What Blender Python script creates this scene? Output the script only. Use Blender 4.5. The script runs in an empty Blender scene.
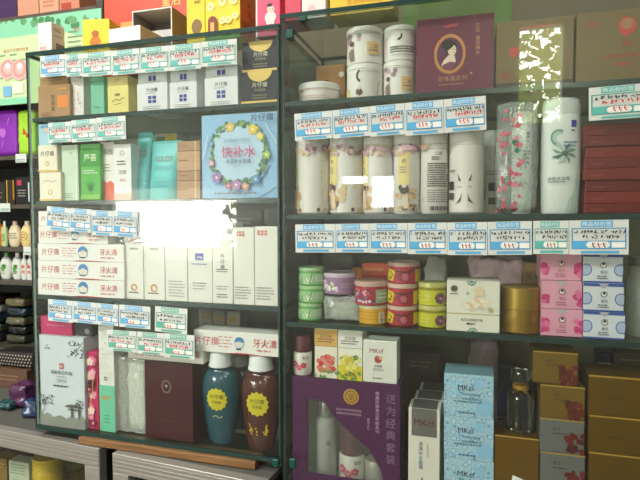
import bpy, bmesh, math, random
from mathutils import Vector, Matrix, noise
from mathutils.bvhtree import BVHTree
sc = bpy.context.scene
COL = sc.collection
RND = random.Random(7)
PI = math.pi

# ------------------------------------------------------------------ camera
FOC, YAW, PITCH, ROLL = 516.9, 0.2874, -0.0456, -0.0016
CAM = Vector((0.0, -0.85, 1.45))
_f = Vector((-math.sin(YAW) * math.cos(PITCH), math.cos(YAW) * math.cos(PITCH), math.sin(PITCH)))
_r = Vector((math.cos(YAW), math.sin(YAW), 0.0))
_u = _r.cross(_f)
RIGHT = _r * math.cos(ROLL) + _u * math.sin(ROLL)
UP = _u * math.cos(ROLL) - _r * math.sin(ROLL)
FWD = _f

def at(px, py, Y):
    """the point of the vertical plane at depth Y seen at (px, py) in the photograph"""
    d = FWD + RIGHT * ((px - 320) / FOC) + UP * ((240 - py) / FOC)
    return CAM + d * ((Y - CAM.y) / d.y)

def at_z(px, py, z):
    d = FWD + RIGHT * ((px - 320) / FOC) + UP * ((240 - py) / FOC)
    return CAM + d * ((z - CAM.z) / d.z)

# --------------------------------------------------------------- materials
_mats = {}
def lin(h):
    h = h.lstrip('#')
    o = []
    for i in (0, 2, 4):
        c = int(h[i:i + 2], 16) / 255
        o.append(c / 12.92 if c <= .04045 else ((c + .055) / 1.055) ** 2.4)
    return (*o, 1)

def M(h, rough=.55, metal=0.0, var=.06, scale=60, bump=0.0, spec=.4, coat=0.0):
    """procedural paint / paper / plastic: base colour broken up by fine noise"""
    k = (h, rough, metal, var, scale, bump, spec, coat)
    if k in _mats: return _mats[k]
    m = bpy.data.materials.new('surface_' + h.strip('#')); m.use_nodes = True
    nt = m.node_tree; b = nt.nodes['Principled BSDF']
    b.inputs['Roughness'].default_value = rough
    b.inputs['Metallic'].default_value = metal
    b.inputs['Specular IOR Level'].default_value = spec
    if coat: b.inputs['Coat Weight'].default_value = coat; b.inputs['Coat Roughness'].default_value = .08
    c = lin(h)
    if var or bump:
        tc = nt.nodes.new('ShaderNodeTexCoord'); n = nt.nodes.new('ShaderNodeTexNoise')
        n.inputs['Scale'].default_value = scale; n.inputs['Detail'].default_value = 3
        nt.links.new(tc.outputs['Object'], n.inputs['Vector'])
        mx = nt.nodes.new('ShaderNodeMix'); mx.data_type = 'RGBA'
        mx.inputs[6].default_value = tuple(max(0, x * (1 - var)) for x in c[:3]) + (1,)
        mx.inputs[7].default_value = tuple(min(1, x * (1 + var)) for x in c[:3]) + (1,)
        nt.links.new(n.outputs['Fac'], mx.inputs[0]); nt.links.new(mx.outputs[2], b.inputs['Base Color'])
        if bump:
            bp = nt.nodes.new('ShaderNodeBump'); bp.inputs['Strength'].default_value = bump; bp.inputs['Distance'].default_value = .002
            nt.links.new(n.outputs['Fac'], bp.inputs['Height']); nt.links.new(bp.outputs['Normal'], b.inputs['Normal'])
    else:
        b.inputs['Base Color'].default_value = c
    _mats[k] = m
    return m

def glass_mat(name, tint, ior=1.5, rough=0.0, veil=0.0, bloom=0.0, veilcol=(.9, .9, .9, 1)):
    """thin glass: clear transmission with Fresnel reflection (and an optional dusty film)"""
    m = bpy.data.materials.new(name); m.use_nodes = True
    nt = m.node_tree; nt.nodes.remove(nt.nodes['Principled BSDF'])
    out = nt.nodes['Material Output']
    tr = nt.nodes.new('ShaderNodeBsdfTransparent'); tr.inputs[0].default_value = tint
    gl = nt.nodes.new('ShaderNodeBsdfGlossy'); gl.inputs['Roughness'].default_value = rough
    # Schlick reflectance from the angle alone, the same on both faces of the sheet
    ge = nt.nodes.new('ShaderNodeNewGeometry'); dt = nt.nodes.new('ShaderNodeVectorMath'); dt.operation = 'DOT_PRODUCT'
    nt.links.new(ge.outputs['Incoming'], dt.inputs[0]); nt.links.new(ge.outputs['Normal'], dt.inputs[1])
    def mth(op, x, y):
        n = nt.nodes.new('ShaderNodeMath'); n.operation = op
        for i, q in enumerate((x, y)):
            if q is None: continue
            if isinstance(q, (int, float)): n.inputs[i].default_value = q
            else: nt.links.new(q, n.inputs[i])
        return n.outputs[0]
    F0 = ((ior - 1) / (ior + 1)) ** 2
    inv = mth('SUBTRACT', 1.0, mth('ABSOLUTE', dt.outputs['Value'], None))
    fac = mth('ADD', mth('MULTIPLY', mth('POWER', inv, 5.0), 1 - F0), F0)
    mix = nt.nodes.new('ShaderNodeMixShader')
    nt.links.new(fac, mix.inputs[0])
    base = tr.outputs[0]
    if veil:
        df = nt.nodes.new('ShaderNodeBsdfDiffuse'); df.inputs[0].default_value = veilcol
        nz = nt.nodes.new('ShaderNodeTexNoise'); nz.inputs['Scale'].default_value = 35
        mp = nt.nodes.new('ShaderNodeMapRange'); mp.inputs[3].default_value = veil * .6; mp.inputs[4].default_value = veil * 1.4
        nt.links.new(nz.outputs['Fac'], mp.inputs[0])
        m2 = nt.nodes.new('ShaderNodeMixShader')
        nt.links.new(mp.outputs[0], m2.inputs[0]); nt.links.new(tr.outputs[0], m2.inputs[1]); nt.links.new(df.outputs[0], m2.inputs[2])
        base = m2.outputs[0]
    nt.links.new(base, mix.inputs[1]); nt.links.new(gl.outputs[0], mix.inputs[2])
    if bloom:                                        # rough second lobe scatters part of the reflection, imitating lens glow
        g2 = nt.nodes.new('ShaderNodeBsdfGlossy'); g2.inputs['Roughness'].default_value = .30
        nz = nt.nodes.new('ShaderNodeTexNoise'); nz.inputs['Scale'].default_value = 6; nz.inputs['Detail'].default_value = 4
        mp = nt.nodes.new('ShaderNodeMapRange'); mp.inputs[3].default_value = bloom * .6; mp.inputs[4].default_value = bloom * 1.5
        nt.links.new(nz.outputs['Fac'], mp.inputs[0])
        m3 = nt.nodes.new('ShaderNodeMixShader'); nt.links.new(mp.outputs[0], m3.inputs[0]); nt.links.new(gl.outputs[0], m3.inputs[1]); nt.links.new(g2.outputs[0], m3.inputs[2])
        nt.links.new(m3.outputs[0], mix.inputs[2])
    nt.links.new(mix.outputs[0], out.inputs[0])
    return m

def solid_glass(name, col):
    m = bpy.data.materials.new(name); m.use_nodes = True; p = m.node_tree.nodes['Principled BSDF']
    p.inputs['Base Color'].default_value = col; p.inputs['Transmission Weight'].default_value = 1; p.inputs['Roughness'].default_value = .02; p.inputs['IOR'].default_value = 1.45
    return m

def wood_mat(name, a, b):
    m = bpy.data.materials.new(name); m.use_nodes = True
    nt = m.node_tree; p = nt.nodes['Principled BSDF']; p.inputs['Roughness'].default_value = .55
    tc = nt.nodes.new('ShaderNodeTexCoord'); mp = nt.nodes.new('ShaderNodeMapping')
    mp.inputs['Scale'].default_value = (4, 60, 120)
    n = nt.nodes.new('ShaderNodeTexNoise'); n.inputs['Scale'].default_value = 3; n.inputs['Detail'].default_value = 5
    r = nt.nodes.new('ShaderNodeValToRGB'); r.color_ramp.elements[0].color = lin(a); r.color_ramp.elements[1].color = lin(b)
    r.color_ramp.elements[0].position = .35; r.color_ramp.elements[1].position = .65
    nt.links.new(tc.outputs['Object'], mp.inputs[0]); nt.links.new(mp.outputs[0], n.inputs['Vector'])
    nt.links.new(n.outputs['Fac'], r.inputs[0]); nt.links.new(r.outputs[0], p.inputs['Base Color'])
    return m

def brushed_mat(name, a, b, metal=.6):
    m = bpy.data.materials.new(name); m.use_nodes = True
    nt = m.node_tree; p = nt.nodes['Principled BSDF']; p.inputs['Roughness'].default_value = .38; p.inputs['Metallic'].default_value = metal
    tc = nt.nodes.new('ShaderNodeTexCoord'); mp = nt.nodes.new('ShaderNodeMapping'); mp.inputs['Scale'].default_value = (2, 40, 260)
    n = nt.nodes.new('ShaderNodeTexNoise'); n.inputs['Scale'].default_value = 2
    r = nt.nodes.new('ShaderNodeValToRGB'); r.color_ramp.elements[0].color = lin(a); r.color_ramp.elements[1].color = lin(b)
    nt.links.new(tc.outputs['Object'], mp.inputs[0]); nt.links.new(mp.outputs[0], n.inputs['Vector'])
    nt.links.new(n.outputs['Fac'], r.inputs[0]); nt.links.new(r.outputs[0], p.inputs['Base Color'])
    return m

def bubble_mat(name, a, b, c, scale):
    """printed card: crowded pale bubbles with a darker blue rim"""
    m = bpy.data.materials.new(name); m.use_nodes = True
    nt = m.node_tree; p = nt.nodes['Principled BSDF']; p.inputs['Roughness'].default_value = .4
    tc = nt.nodes.new('ShaderNodeTexCoord'); v = nt.nodes.new('ShaderNodeTexVoronoi'); v.feature = 'F1'; v.inputs['Scale'].default_value = scale; v.inputs['Randomness'].default_value = .8
    r = nt.nodes.new('ShaderNodeValToRGB'); r.color_ramp.interpolation = 'LINEAR'
    e = r.color_ramp.elements; e[0].position = .36; e[0].color = lin(a); e[1].position = .43; e[1].color = lin(b)
    q = e.new(.50); q.color = lin(c)
    nt.links.new(tc.outputs['Object'], v.inputs['Vector']); nt.links.new(v.outputs['Distance'], r.inputs[0]); nt.links.new(r.outputs[0], p.inputs['Base Color'])
    return m

# ------------------------------------------------------------ mesh builder
class MB:
    def __init__(s): s.bm = bmesh.new(); s.mats = []
    def mi(s, m):
        if m not in s.mats: s.mats.append(m)
        return s.mats.index(m)
    def box(s, x0, x1, y0, y1, z0, z1, m, bev=.0008, rot=None, seg=1):
        b = bmesh.new(); bmesh.ops.create_cube(b, size=1)
        for v in b.verts: v.co = Vector((x0 + (v.co.x + .5) * (x1 - x0), y0 + (v.co.y + .5) * (y1 - y0), z0 + (v.co.z + .5) * (z1 - z0)))
        if bev: bmesh.ops.bevel(b, geom=b.edges[:], offset=min(bev, .3 * min(x1 - x0, y1 - y0, z1 - z0)), segments=seg, affect='EDGES', profile=.5)
        if rot is not None: b.transform(rot)
        s.add(b, m); return s
    def add(s, b, m, smooth=False):
        i = s.mi(m)
        for f in b.faces: f.material_index = i; f.smooth = smooth
        t = bpy.data.meshes.new('t'); b.to_mesh(t); b.free(); s.bm.from_mesh(t); bpy.data.meshes.remove(t)
    def lathe(s, prof, m, seg=40, c=(0, 0), sy=1.0, smooth=True, mats=None):
        """prof: (radius, z) pairs; mats: material per segment"""
        rings = []
        for r, z in prof:
            if r < 1e-6: rings.append([s.bm.verts.new((c[0], c[1], z))])
            else: rings.append([s.bm.verts.new((c[0] + r * math.cos(2 * PI * k / seg), c[1] + sy * r * math.sin(2 * PI * k / seg), z)) for k in range(seg)])
        for j in range(len(rings) - 1):
            a, b = rings[j], rings[j + 1]
            i = s.mi(mats[j] if mats else m)
            for k in range(seg):
                k2 = (k + 1) % seg
                if len(a) == 1 and len(b) == 1: continue
                if len(a) == 1: vs = (a[0], b[k2], b[k])
                elif len(b) == 1: vs = (a[k], a[k2], b[0])
                else: vs = (a[k], a[k2], b[k2], b[k])
                f = s.bm.faces.new(vs); f.material_index = i
                f.smooth = smooth
        return s
    def prism(s, pts, y0, y1, m):
        """outline in x,z given a thickness along y"""
        n = len(pts); i = s.mi(m)
        A = [s.bm.verts.new((x, y0, z)) for x, z in pts]; B = [s.bm.verts.new((x, y1, z)) for x, z in pts]
        f = s.bm.faces.new(A); f.material_index = i
        f = s.bm.faces.new(B[::-1]); f.material_index = i
        for k in range(n):
            f = s.bm.faces.new((A[k], B[k], B[(k + 1) % n], A[(k + 1) % n])); f.material_index = i
        return s
    def build(s, name, parent=None, loc=None, rz=0, recalc=True, sharp=40):
        if recalc: bmesh.ops.recalc_face_normals(s.bm, faces=s.bm.faces[:])
        for e in s.bm.edges:
            if len(e.link_faces) == 2 and e.calc_face_angle(0) > math.radians(sharp): e.smooth = False
        me = bpy.data.meshes.new(name); s.bm.to_mesh(me); s.bm.free()
        for m in s.mats: me.materials.append(m)
        o = bpy.data.objects.new(name, me); COL.objects.link(o)
        if parent: o.parent = parent
        if loc is not None: o.location = loc
        o.rotation_euler.z = rz
        return o

def empty(name, loc, rz=0):
    o = bpy.data.objects.new(name, None); COL.objects.link(o); o.location = loc; o.rotation_euler.z = rz
    o.empty_display_size = .02
    return o
def tag(o, label=None, cat=None, group=None, kind=None):
    if label: o['label'] = label
    if cat: o['category'] = cat
    if group: o['group'] = group
    if kind: o['kind'] = kind
    return o
def copy_tree(o, parent=None):
    c = o.copy(); COL.objects.link(c); c.parent = parent
    for ch in list(o.children): copy_tree(ch, c)
    return c

# ------------------------------------------------------------------- print
_txt = {}
def text_geo(t):
    if t in _txt: return _txt[t]
    cu = bpy.data.curves.new('t', 'FONT'); cu.body = t; cu.size = 1; cu.resolution_u = 2
    o = bpy.data.objects.new('t', cu); COL.objects.link(o)
    dg = bpy.context.evaluated_depsgraph_get()
    me = bpy.data.meshes.new_from_object(o.evaluated_get(dg))
    vs = [(v.co.x, v.co.y) for v in me.vertices]; fs = [tuple(p.vertices) for p in me.polygons]
    bpy.data.objects.remove(o); bpy.data.curves.remove(cu); bpy.data.meshes.remove(me)
    if vs:
        x0 = min(v[0] for v in vs); x1 = max(v[0] for v in vs); y0 = min(v[1] for v in vs); y1 = max(v[1] for v in vs)
    else: x0 = x1 = y0 = y1 = 0
    _txt[t] = (vs, fs, x0, x1, y0, y1); return _txt[t]

class Art:
    """printed matter on a face; u in -.5..+.5 of the width, v in 0..1 of the height"""
    def __init__(s, w, h, step=None, sub=False):
        s.w, s.h = w, h; s.v = []; s.f = []; s.fm = []; s.mats = []; s.n = 0; s.step = step; s.big = None if sub else Art(w, h, step, True)
    def _m(s, m):
        if m not in s.mats: s.mats.append(m)
        return s.mats.index(m)
    def _poly(s, pts, m):
        i = len(s.v); s.v += [(x, z, s.n) for x, z in pts]; s.f.append(tuple(range(i, i + len(pts)))); s.fm.append(s._m(m))
    def rect(s, u0, v0, u1, v1, m):
        s.n += 1
        X0, X1, Z0, Z1 = u0 * s.w, u1 * s.w, v0 * s.h, v1 * s.h
        k = max(1, int(abs(X1 - X0) / s.step)) if s.step else 1
        q = max(1, int(abs(Z1 - Z0) / (s.step * 1.5))) if s.step else 1
        for a in range(k):
            for b in range(q):
                xa, xb = X0 + (X1 - X0) * a / k, X0 + (X1 - X0) * (a + 1) / k
                za, zb = Z0 + (Z1 - Z0) * b / q, Z0 + (Z1 - Z0) * (b + 1) / q
                s._poly([(xa, za), (xb, za), (xb, zb), (xa, zb)], m)
    def frame(s, u0, v0, u1, v1, t, m):
        tu, tv = t / s.w, t / s.h
        s.rect(u0, v0, u1, v0 + tv, m); s.n -= .9; s.rect(u0, v1 - tv, u1, v1, m); s.n -= .9
        s.rect(u0, v0, u0 + tu, v1, m); s.n -= .9; s.rect(u1 - tu, v0, u1, v1, m)
    def fan(s, c, pts, m):
        for k in range(len(pts)): s._poly([c, pts[k], pts[(k + 1) % len(pts)]], m)
    def disc(s, u, v, r, m, asp=1.0, n=28, a0=0, a1=2 * PI):
        s.n += 1; cx, cz, R = u * s.w, v * s.h, r * s.w
        full = a1 - a0 > 6.2
        pts = [(cx + R * math.cos(a0 + (a1 - a0) * k / n), cz + asp * R * math.sin(a0 + (a1 - a0) * k / n)) for k in range(n + (0 if full else 1))]
        for k in range(len(pts) if full else len(pts) - 1): s._poly([(cx, cz), pts[k], pts[(k + 1) % len(pts)]], m)
    def ring(s, u, v, r, t, m, asp=1.0, n=32, a0=0, a1=2 * PI):
        s.n += 1; cx, cz, R, q = u * s.w, v * s.h, r * s.w, (r - t) * s.w
        for k in range(n):
            A = a0 + (a1 - a0) * k / n; B = a0 + (a1 - a0) * (k + 1) / n
            s._poly([(cx + q * math.cos(A), cz + asp * q * math.sin(A)), (cx + R * math.cos(A), cz + asp * R * math.sin(A)), (cx + R * math.cos(B), cz + asp * R * math.sin(B)), (cx + q * math.cos(B), cz + asp * q * math.sin(B))], m)
    def poly(s, pts, m):
        s.n += 1; s._poly([(u * s.w, v * s.h) for u, v in pts], m)
    def blob(s, u, v, r, m, seed=0, rough=.3, n=14, asp=1.0):
        s.n += 1; rr = random.Random(seed); cx, cz, R = u * s.w, v * s.h, r * s.w
        s.fan((cx, cz), [(cx + R * (1 - rough * rr.random()) * math.cos(2 * PI * k / n), cz + asp * R * (1 - rough * rr.random()) * math.sin(2 * PI * k / n)) for k in range(n)], m)
    def star(s, u, v, r, m, n=12, inner=.8, asp=1.0):
        s.n += 1; cx, cz, R = u * s.w, v * s.h, r * s.w
        s.fan((cx, cz), [(cx + R * (1 if k % 2 else inner) * math.cos(PI * k / n), cz + asp * R * (1 if k % 2 else inner) * math.sin(PI * k / n)) for k in range(2 * n)], m)
    def flower(s, u, v, r, m, c=None, n=5, a=0.3):
        s.n += 1; cx, cz, R = u * s.w, v * s.h, r * s.w
        for k in range(n):
            A = a + 2 * PI * k / n; ex, ez = cx + .58 * R * math.cos(A), cz + .58 * R * math.sin(A)
            s.n += .06; s.fan((ex, ez), [(ex + .45 * R * math.cos(2 * PI * q / 8), ez + .45 * R * math.sin(2 * PI * q / 8)) for q in range(8)], m)
        if c:
            s.n += 1; s.fan((cx, cz), [(cx + .25 * R * math.cos(2 * PI * q / 8), cz + .25 * R * math.sin(2 * PI * q / 8)) for q in range(8)], c)
    def stroke(s, pts, t, m):
        s.n += 1; P = [Vector((u * s.w, v * s.h)) for u, v in pts]
        for a, b in zip(P, P[1:]):
            d = b - a
            if d.length < 1e-7: continue
            d.normalize(); q = Vector((-d.y, d.x)) * t * .5; e = d * t * .3
            s.n += .04; s._poly([tuple(a - q - e), tuple(b - q + e), tuple(b + q + e), tuple(a + q - e)], m)
    def text(s, t, u, v, hh, m, wmax=.92, align='c', sx=1.0):
        """hh: height of the glyphs as a share of the face height"""
        vs, fs, x0, x1, y0, y1 = text_geo(t)
        if not vs: return
        s.n += 1
        k = hh * s.h / (y1 - y0); kx = k * sx
        if (x1 - x0) * kx > wmax * s.w: kx = wmax * s.w / (x1 - x0)
        if kx < .55 * k: k = kx / .55
        wx = (x1 - x0) * kx; ox = u * s.w - (wx / 2 if align == 'c' else 0 if align == 'l' else wx)
        oz = v * s.h - k * (y1 - y0) / 2
        if hh * s.h > .0045 and s.big is not None:       # legible words become a mesh of their own
            s.big.n = s.n; i = len(s.big.v); s.big.v += [(ox + (x - x0) * kx, oz + (y - y0) * k, s.n) for x, y in vs]
            for f in fs: s.big.f.append(tuple(i + q for q in f)); s.big.fm.append(s.big._m(m))
            return
        i = len(s.v); s.v += [(ox + (x - x0) * kx, oz + (y - y0) * k, s.n) for x, y in vs]
        for f in fs: s.f.append(tuple(i + q for q in f)); s.fm.append(s._m(m))
    def vtext(s, t, u, v, hh, m, gap=1.15, sx=1.0):
        for ch in t:
            s.text(ch, u, v - hh / 2, hh, m, sx=sx); s.n -= 1; v -= hh * gap
        s.n += 1
    def lines(s, u0, v0, u1, n, dv, t, m, seed=1, jag=.25):
        """rows of tiny unreadable print as broken dashes"""
        rr = random.Random(seed); s.n += 1
        for k in range(n):
            u = u0; e = u1 - (u1 - u0) * jag * rr.random()
            while u < e:
                w = rr.uniform(.02, .07); z = (v0 - k * dv) * s.h
                s._poly([(u * s.w, z), (min(u + w, e) * s.w, z), (min(u + w, e) * s.w, z + t * s.h), (u * s.w, z + t * s.h)], m); u += w + .015
    def build(s, name, parent, **kw):
        o = s._build(name, parent, **kw)
        if s.big is not None and s.big.f: s.big._build('lettering', o or parent, **kw)
        return o
    def _build(s, name, parent, y=0.0, rad=None, face='front', x=0.0, sy=1.0, yc=0.0, lift=.00025):
        """front: on the plane y of the parent; rad: wrapped on a radius (number or f(z)); right: on the plane x"""
        if not s.f: return None
        # nothing printed beyond the edges of the face
        UX = (.5 if rad is None else .9) * s.w; nv, nf, nm = [], [], []
        for f, mi in zip(s.f, s.fm):
            P = [s.v[i] for i in f]
            if any(abs(p[0]) > UX + 1e-6 or p[1] < -1e-6 or p[1] > s.h + 1e-6 for p in P):
                for ax, sg, c in ((0, 1, -UX), (0, -1, -UX), (1, 1, 0.0), (1, -1, -s.h)):
                    Q = []
                    for k in range(len(P)):
                        a, b = P[k - 1], P[k]; da, db = sg * a[ax] - c, sg * b[ax] - c
                        if (da >= 0) != (db >= 0): t = da / (da - db); Q.append(tuple(a[j] + (b[j] - a[j]) * t for j in range(3)))
                        if db >= 0: Q.append(b)
                    P = Q
                    if len(P) < 3: break
                if len(P) < 3: continue
            i = len(nv); nv += P; nf.append(tuple(range(i, i + len(P)))); nm.append(mi)
        s.v, s.f, s.fm = nv, nf, nm
        if not s.f: return None
        if rad is not None and s.step:
            b = bmesh.new(); L = 50.0
            vv = [b.verts.new((x, n * L, z)) for x, z, n in s.v]
            for f, mi in zip(s.f, s.fm):
                try: q = b.faces.new([vv[i] for i in f]); q.material_index = mi
                except ValueError: pass
            bmesh.ops.triangulate(b, faces=[f for f in b.faces if len(f.verts) > 4])
            for _ in range(3):
                lg = [e for e in b.edges if e.calc_length() > s.step * 1.3 and abs(e.verts[0].co.x - e.verts[1].co.x) > s.step * .8]
                if not lg: break
                bmesh.ops.subdivide_edges(b, edges=lg, cuts=1, use_grid_fill=False)
                bmesh.ops.triangulate(b, faces=[f for f in b.faces if len(f.verts) > 4])
            b.verts.index_update()
            s.v = [(v.co.x, v.co.z, v.co.y / L) for v in b.verts]; s.f = [tuple(v.index for v in f.verts) for f in b.faces]; s.fm = [f.material_index for f in b.faces]; b.free()
        co = []
        for (a, z, n) in s.v:
            off = lift + (.00011 if rad is None else .00022) * n
            if rad is not None:
                R = rad(z) if callable(rad) else rad
                th = a / max(R, 1e-4)
                co.append(((R + off) * math.sin(th), yc - (R * sy + off) * math.cos(th), z))
            elif face == 'front': co.append((a, y - off, z))
            elif face == 'right': co.append((x + off, y + a, z))
            elif face == 'left': co.append((x - off, y - a, z))
            elif face == 'top': co.append((a, y + z, x + off))
        me = bpy.data.meshes.new(name); me.from_pydata(co, [], s.f)
        for m in s.mats: me.materials.append(m)
        me.polygons.foreach_set('material_index', s.fm); me.update()
        o = bpy.data.objects.new(name, me); COL.objects.link(o); o.parent = parent
        return o

def span(x0, x1, yt, Y, zb=None, yb=None):
    """centre x, width, base z, height of a front face seen between columns x0..x1 and below row yt"""
    ym = (yt + yb) / 2 if yb else yt + 15
    A = at(x0, ym, Y).x; B = at(x1, ym, Y).x; xm = (x0 + x1) / 2
    z1 = at(xm, yt, Y).z
    z0 = zb if zb is not None else at(xm, yb, Y).z
    return (A + B) / 2, B - A, z0, z1 - z0

def carton(name, label, cat, geo, Y, depth, mat, art=None, group=None, rz=0, bev=.0008, seam=None, side=None, extra=None):
    """a folding carton: body is the thing itself, its print and lid are children"""
    cx, w, z0, h = geo
    b = MB(); b.box(-w / 2, w / 2, 0, depth, 0, h, mat, bev)
    o = b.build(name, None, (cx, Y, z0), rz); tag(o, label, cat, group)
    if art:
        a = Art(w, h); art(a); a.build('printed_front', o)
    if side:
        a = Art(depth, h); side(a); a.build('printed_side', o, y=depth / 2, face='right', x=w / 2)
    if seam:
        q = MB(); q.box(-w / 2 + .0006, w / 2 - .0006, .0006, depth - .0006, h, h + .0007, seam, .0003); q.build('top_flap', o)
    if extra: extra(o, w, depth, h)
    return o, z0 + h
# ------------------------------------------------------------ base heights
YE = .003                                            # front edges of the glass shelves
def zline(pts): return sum(at(x, y, YE).z for x, y in pts) / len(pts)
T = .008
LEFT_TOP = zline([(31, 54), (155, 41.5), (280, 29)])
LEFT = [zline(p) + T / 2 for p in ([(34, 118), (280, 106)], [(36, 202), (280, 201.5)], [(37, 297), (280, 309.5)])]
LEFT_BOT = zline([(37, 425), (272, 459)]) + T / 2
RIGHT_TOP = zline([(284, 16.5), (440, 1)])
RIGHTS = [zline(p) + T / 2 for p in ([(288, 107), (580, 82.5), (640, 79)], [(290, 218.5), (580, 215.3), (640, 215.3)], [(291, 322.3), (580, 343), (640, 347)])]
RIGHT_BOT = at(292, 475, .03).z
XL = at(32, 240, 0).x; XR = at(288, 240, 0).x; XE = .47
XM = at(281, 240, 0).x
CD = .25                                             # depth of the cabinets

# ------------------------------------------------------------------- room
WALL = M('c9c6b6', .9, var=.04, scale=8); DARKW = M('94806a', .9, var=.15, scale=6)
RX0, RX1, RY0, RY1, RZ = -3.3, 2.6, -2.9, .78, 3.05
def struct(name, boxes, m):
    b = MB()
    for q in boxes: b.box(*q, m, 0)
    o = b.build(name); o['kind'] = 'structure'; return o
struct('floor', [(RX0 - .1, RX1 + .1, RY0 - .1, RY1 + .1, -.1, 0)], M('8d877c', .35, var=.12, scale=5))
struct('ceiling', [(RX0 - .1, RX1 + .1, RY0 - .1, RY1 + .1, RZ, RZ + .1)], M('d8d6cc', .9, var=.03, scale=4))
struct('wall_back', [(RX0 - .1, RX1 + .1, RY1, RY1 + .1, 0, RZ)], DARKW)
struct('wall_left', [(RX0 - .1, RX0, RY0, RY1, 0, RZ)], WALL)
struct('wall_right', [(RX1, RX1 + .1, RY0, RY1, 0, RZ)], M('7d7566', .9, var=.08, scale=6))
# shop front behind the photographer: openings to the daylight, built from wall pieces
def mirror_pt(px, py, Yb):
    """where the line of sight of (px, py), mirrored by the glass fronts, meets the shop front"""
    p = at(px, py, 0); d = p - CAM; t = (0 - Yb) / d.y
    return Vector((p.x + d.x * t, Yb, p.z + d.z * t))
WIN = []
for (a, b, c, d) in ((106, 187, 238, 264), (369, 175, 394, 208), (339, 175, 367.5, 184), (517, 24, 565, 124)):
    P = mirror_pt(a, b, RY0); Q = mirror_pt(c, d, RY0)
    WIN.append((min(P.x, Q.x), max(P.x, Q.x), min(P.z, Q.z), max(P.z, Q.z)))
def wall_with_holes(x0, x1, z0, z1, holes, y0, y1):
    """cut the rectangle into columns around the openings"""
    xs = sorted({x0, x1, *[h[0] for h in holes], *[h[1] for h in holes]}); out = []
    for a, b in zip(xs, xs[1:]):
        m = (a + b) / 2; zs = [z0]
        for h in sorted((h for h in holes if h[0] < m < h[1]), key=lambda h: h[2]):
            out.append((a, b, y0, y1, zs[-1], h[2])); zs.append(h[3])
        out.append((a, b, y0, y1, zs[-1], z1))
    return [o for o in out if o[5] - o[4] > 1e-4]
struct('wall_front', wall_with_holes(RX0 - .1, RX1 + .1, 0, RZ, WIN, RY0 - .12, RY0), WALL)
ALU = brushed_mat('window_aluminium', 'a8a69c', 'c4c2b8', .5)
for i, (x0, x1, z0, z1) in enumerate(WIN):
    t = .02 if x1 - x0 > .25 else .006
    struct('window_%d' % (i + 1), [(x0, x1, RY0 - .1, RY0 - .02, z0, z0 + t), (x0, x1, RY0 - .1, RY0 - .02, z1 - t, z1), (x0, x0 + t, RY0 - .1, RY0 - .02, z0 + t, z1 - t), (x1 - t, x1, RY0 - .1, RY0 - .02, z0 + t, z1 - t)], ALU)
# the street outside the shop front
struct('pavement', [(RX0 - 3, RX1 + 3, -9, RY0 - .13, -.12, -.02)], M('8a8780', .8, var=.1, scale=3))
def leafy(name, label, c, rx, rz, n, seed, cols):
    rr = random.Random(seed); b = MB(); ms = [M(q, .6, var=.15) for q in cols]
    for k in range(n):
        d = Vector((rr.gauss(0, 1), rr.gauss(0, 1), rr.gauss(0, 1))).normalized() * (rr.random() ** .4)
        p = Vector((d.x * rx, d.y * rx * .7, d.z * rz)); s_ = rr.uniform(.05, .10)
        u = Vector((rr.gauss(0, 1), rr.gauss(0, 1), rr.gauss(0, 1))).normalized(); v = u.orthogonal().normalized()
        f = b.bm.faces.new([b.bm.verts.new(p + q) for q in (-u * s_, v * s_ * .4, u * s_, -v * s_ * .4)]); f.material_index = b.mi(ms[k % len(ms)])
    r = empty(name, (c[0], c[1], -.02)); tag(r, label, 'tree' if 'tree' in name else 'bush', None)
    o = b.build('foliage', r, recalc=False); o.location = (0, 0, c[2] + .02)
    t = MB(); t.lathe([(0, 0), (.07, 0), (.04, c[2]), (0, c[2])], M('5a4a3a', .8, var=.2), 12); t.build('trunk', r); return r
P_ = mirror_pt(540, 80, -4.6)
leafy('street_tree', 'leafy street tree outside the shop, mirrored in the right cabinet glass', (P_.x - .1, -4.6, P_.z - .1), .55, .8, 520, 3, ('a4b468', 'c4cc84', '84a050', 'd8dca0'))
P_ = mirror_pt(112, 262, -4.8)
leafy('added_street_bush', 'dark bush added outside to darken the lower left of the bright reflection', (P_.x + .05, -4.8, P_.z - .14), .70, .58, 1500, 5, ('3a4a2c', '4a5a34', '2c3a24'))  # bush added to shape the mirrored opening, cutting its lower left corner
P_ = mirror_pt(160, 247, -6.5)
struct('added_street_wall', [(P_.x - 4, P_.x + 6, -6.7, -6.5, -.02, P_.z)], M('a8a294', .8, var=.15, scale=3))  # low wall added outside to dim the foot of the bright reflection
A_ = mirror_pt(100, 202, -3.9); B_ = mirror_pt(250, 202, -3.9)
r = empty('awning', ((A_.x + B_.x) / 2, -3.4, A_.z)); tag(r, 'pale cloth awning added outside to dim the top of the bright reflection', 'awning')  # awning added to weaken the upper band of the mirrored opening
b = MB(); hx = abs(B_.x - A_.x) / 2 + .3; b.prism([(-.5, 0), (-.485, 0), (.36, .42), (.36, .43), (-.5, .02)], -hx, hx, M('d8d4c4', .8, var=.1))
o = b.build('cloth', r); o.rotation_euler.z = PI / 2
for sx in (-1, 1): MB().box(sx * (hx - .03) - .012, sx * (hx - .03) + .012, -.49, -.466, -A_.z - .02, -.002, M('8a8a86', .5, .5), 0).build('post', r)
P_ = mirror_pt(250, 228, -4.3)
leafy('street_tree', 'sparse young street tree added outside to break up the right edge of the reflection', (P_.x + .06, -4.3, P_.z), .42, .8, 420, 9, ('9aa880', 'b4be98', '7c8c64'))  # leaves added to break up the hard edge of the mirrored opening
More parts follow.
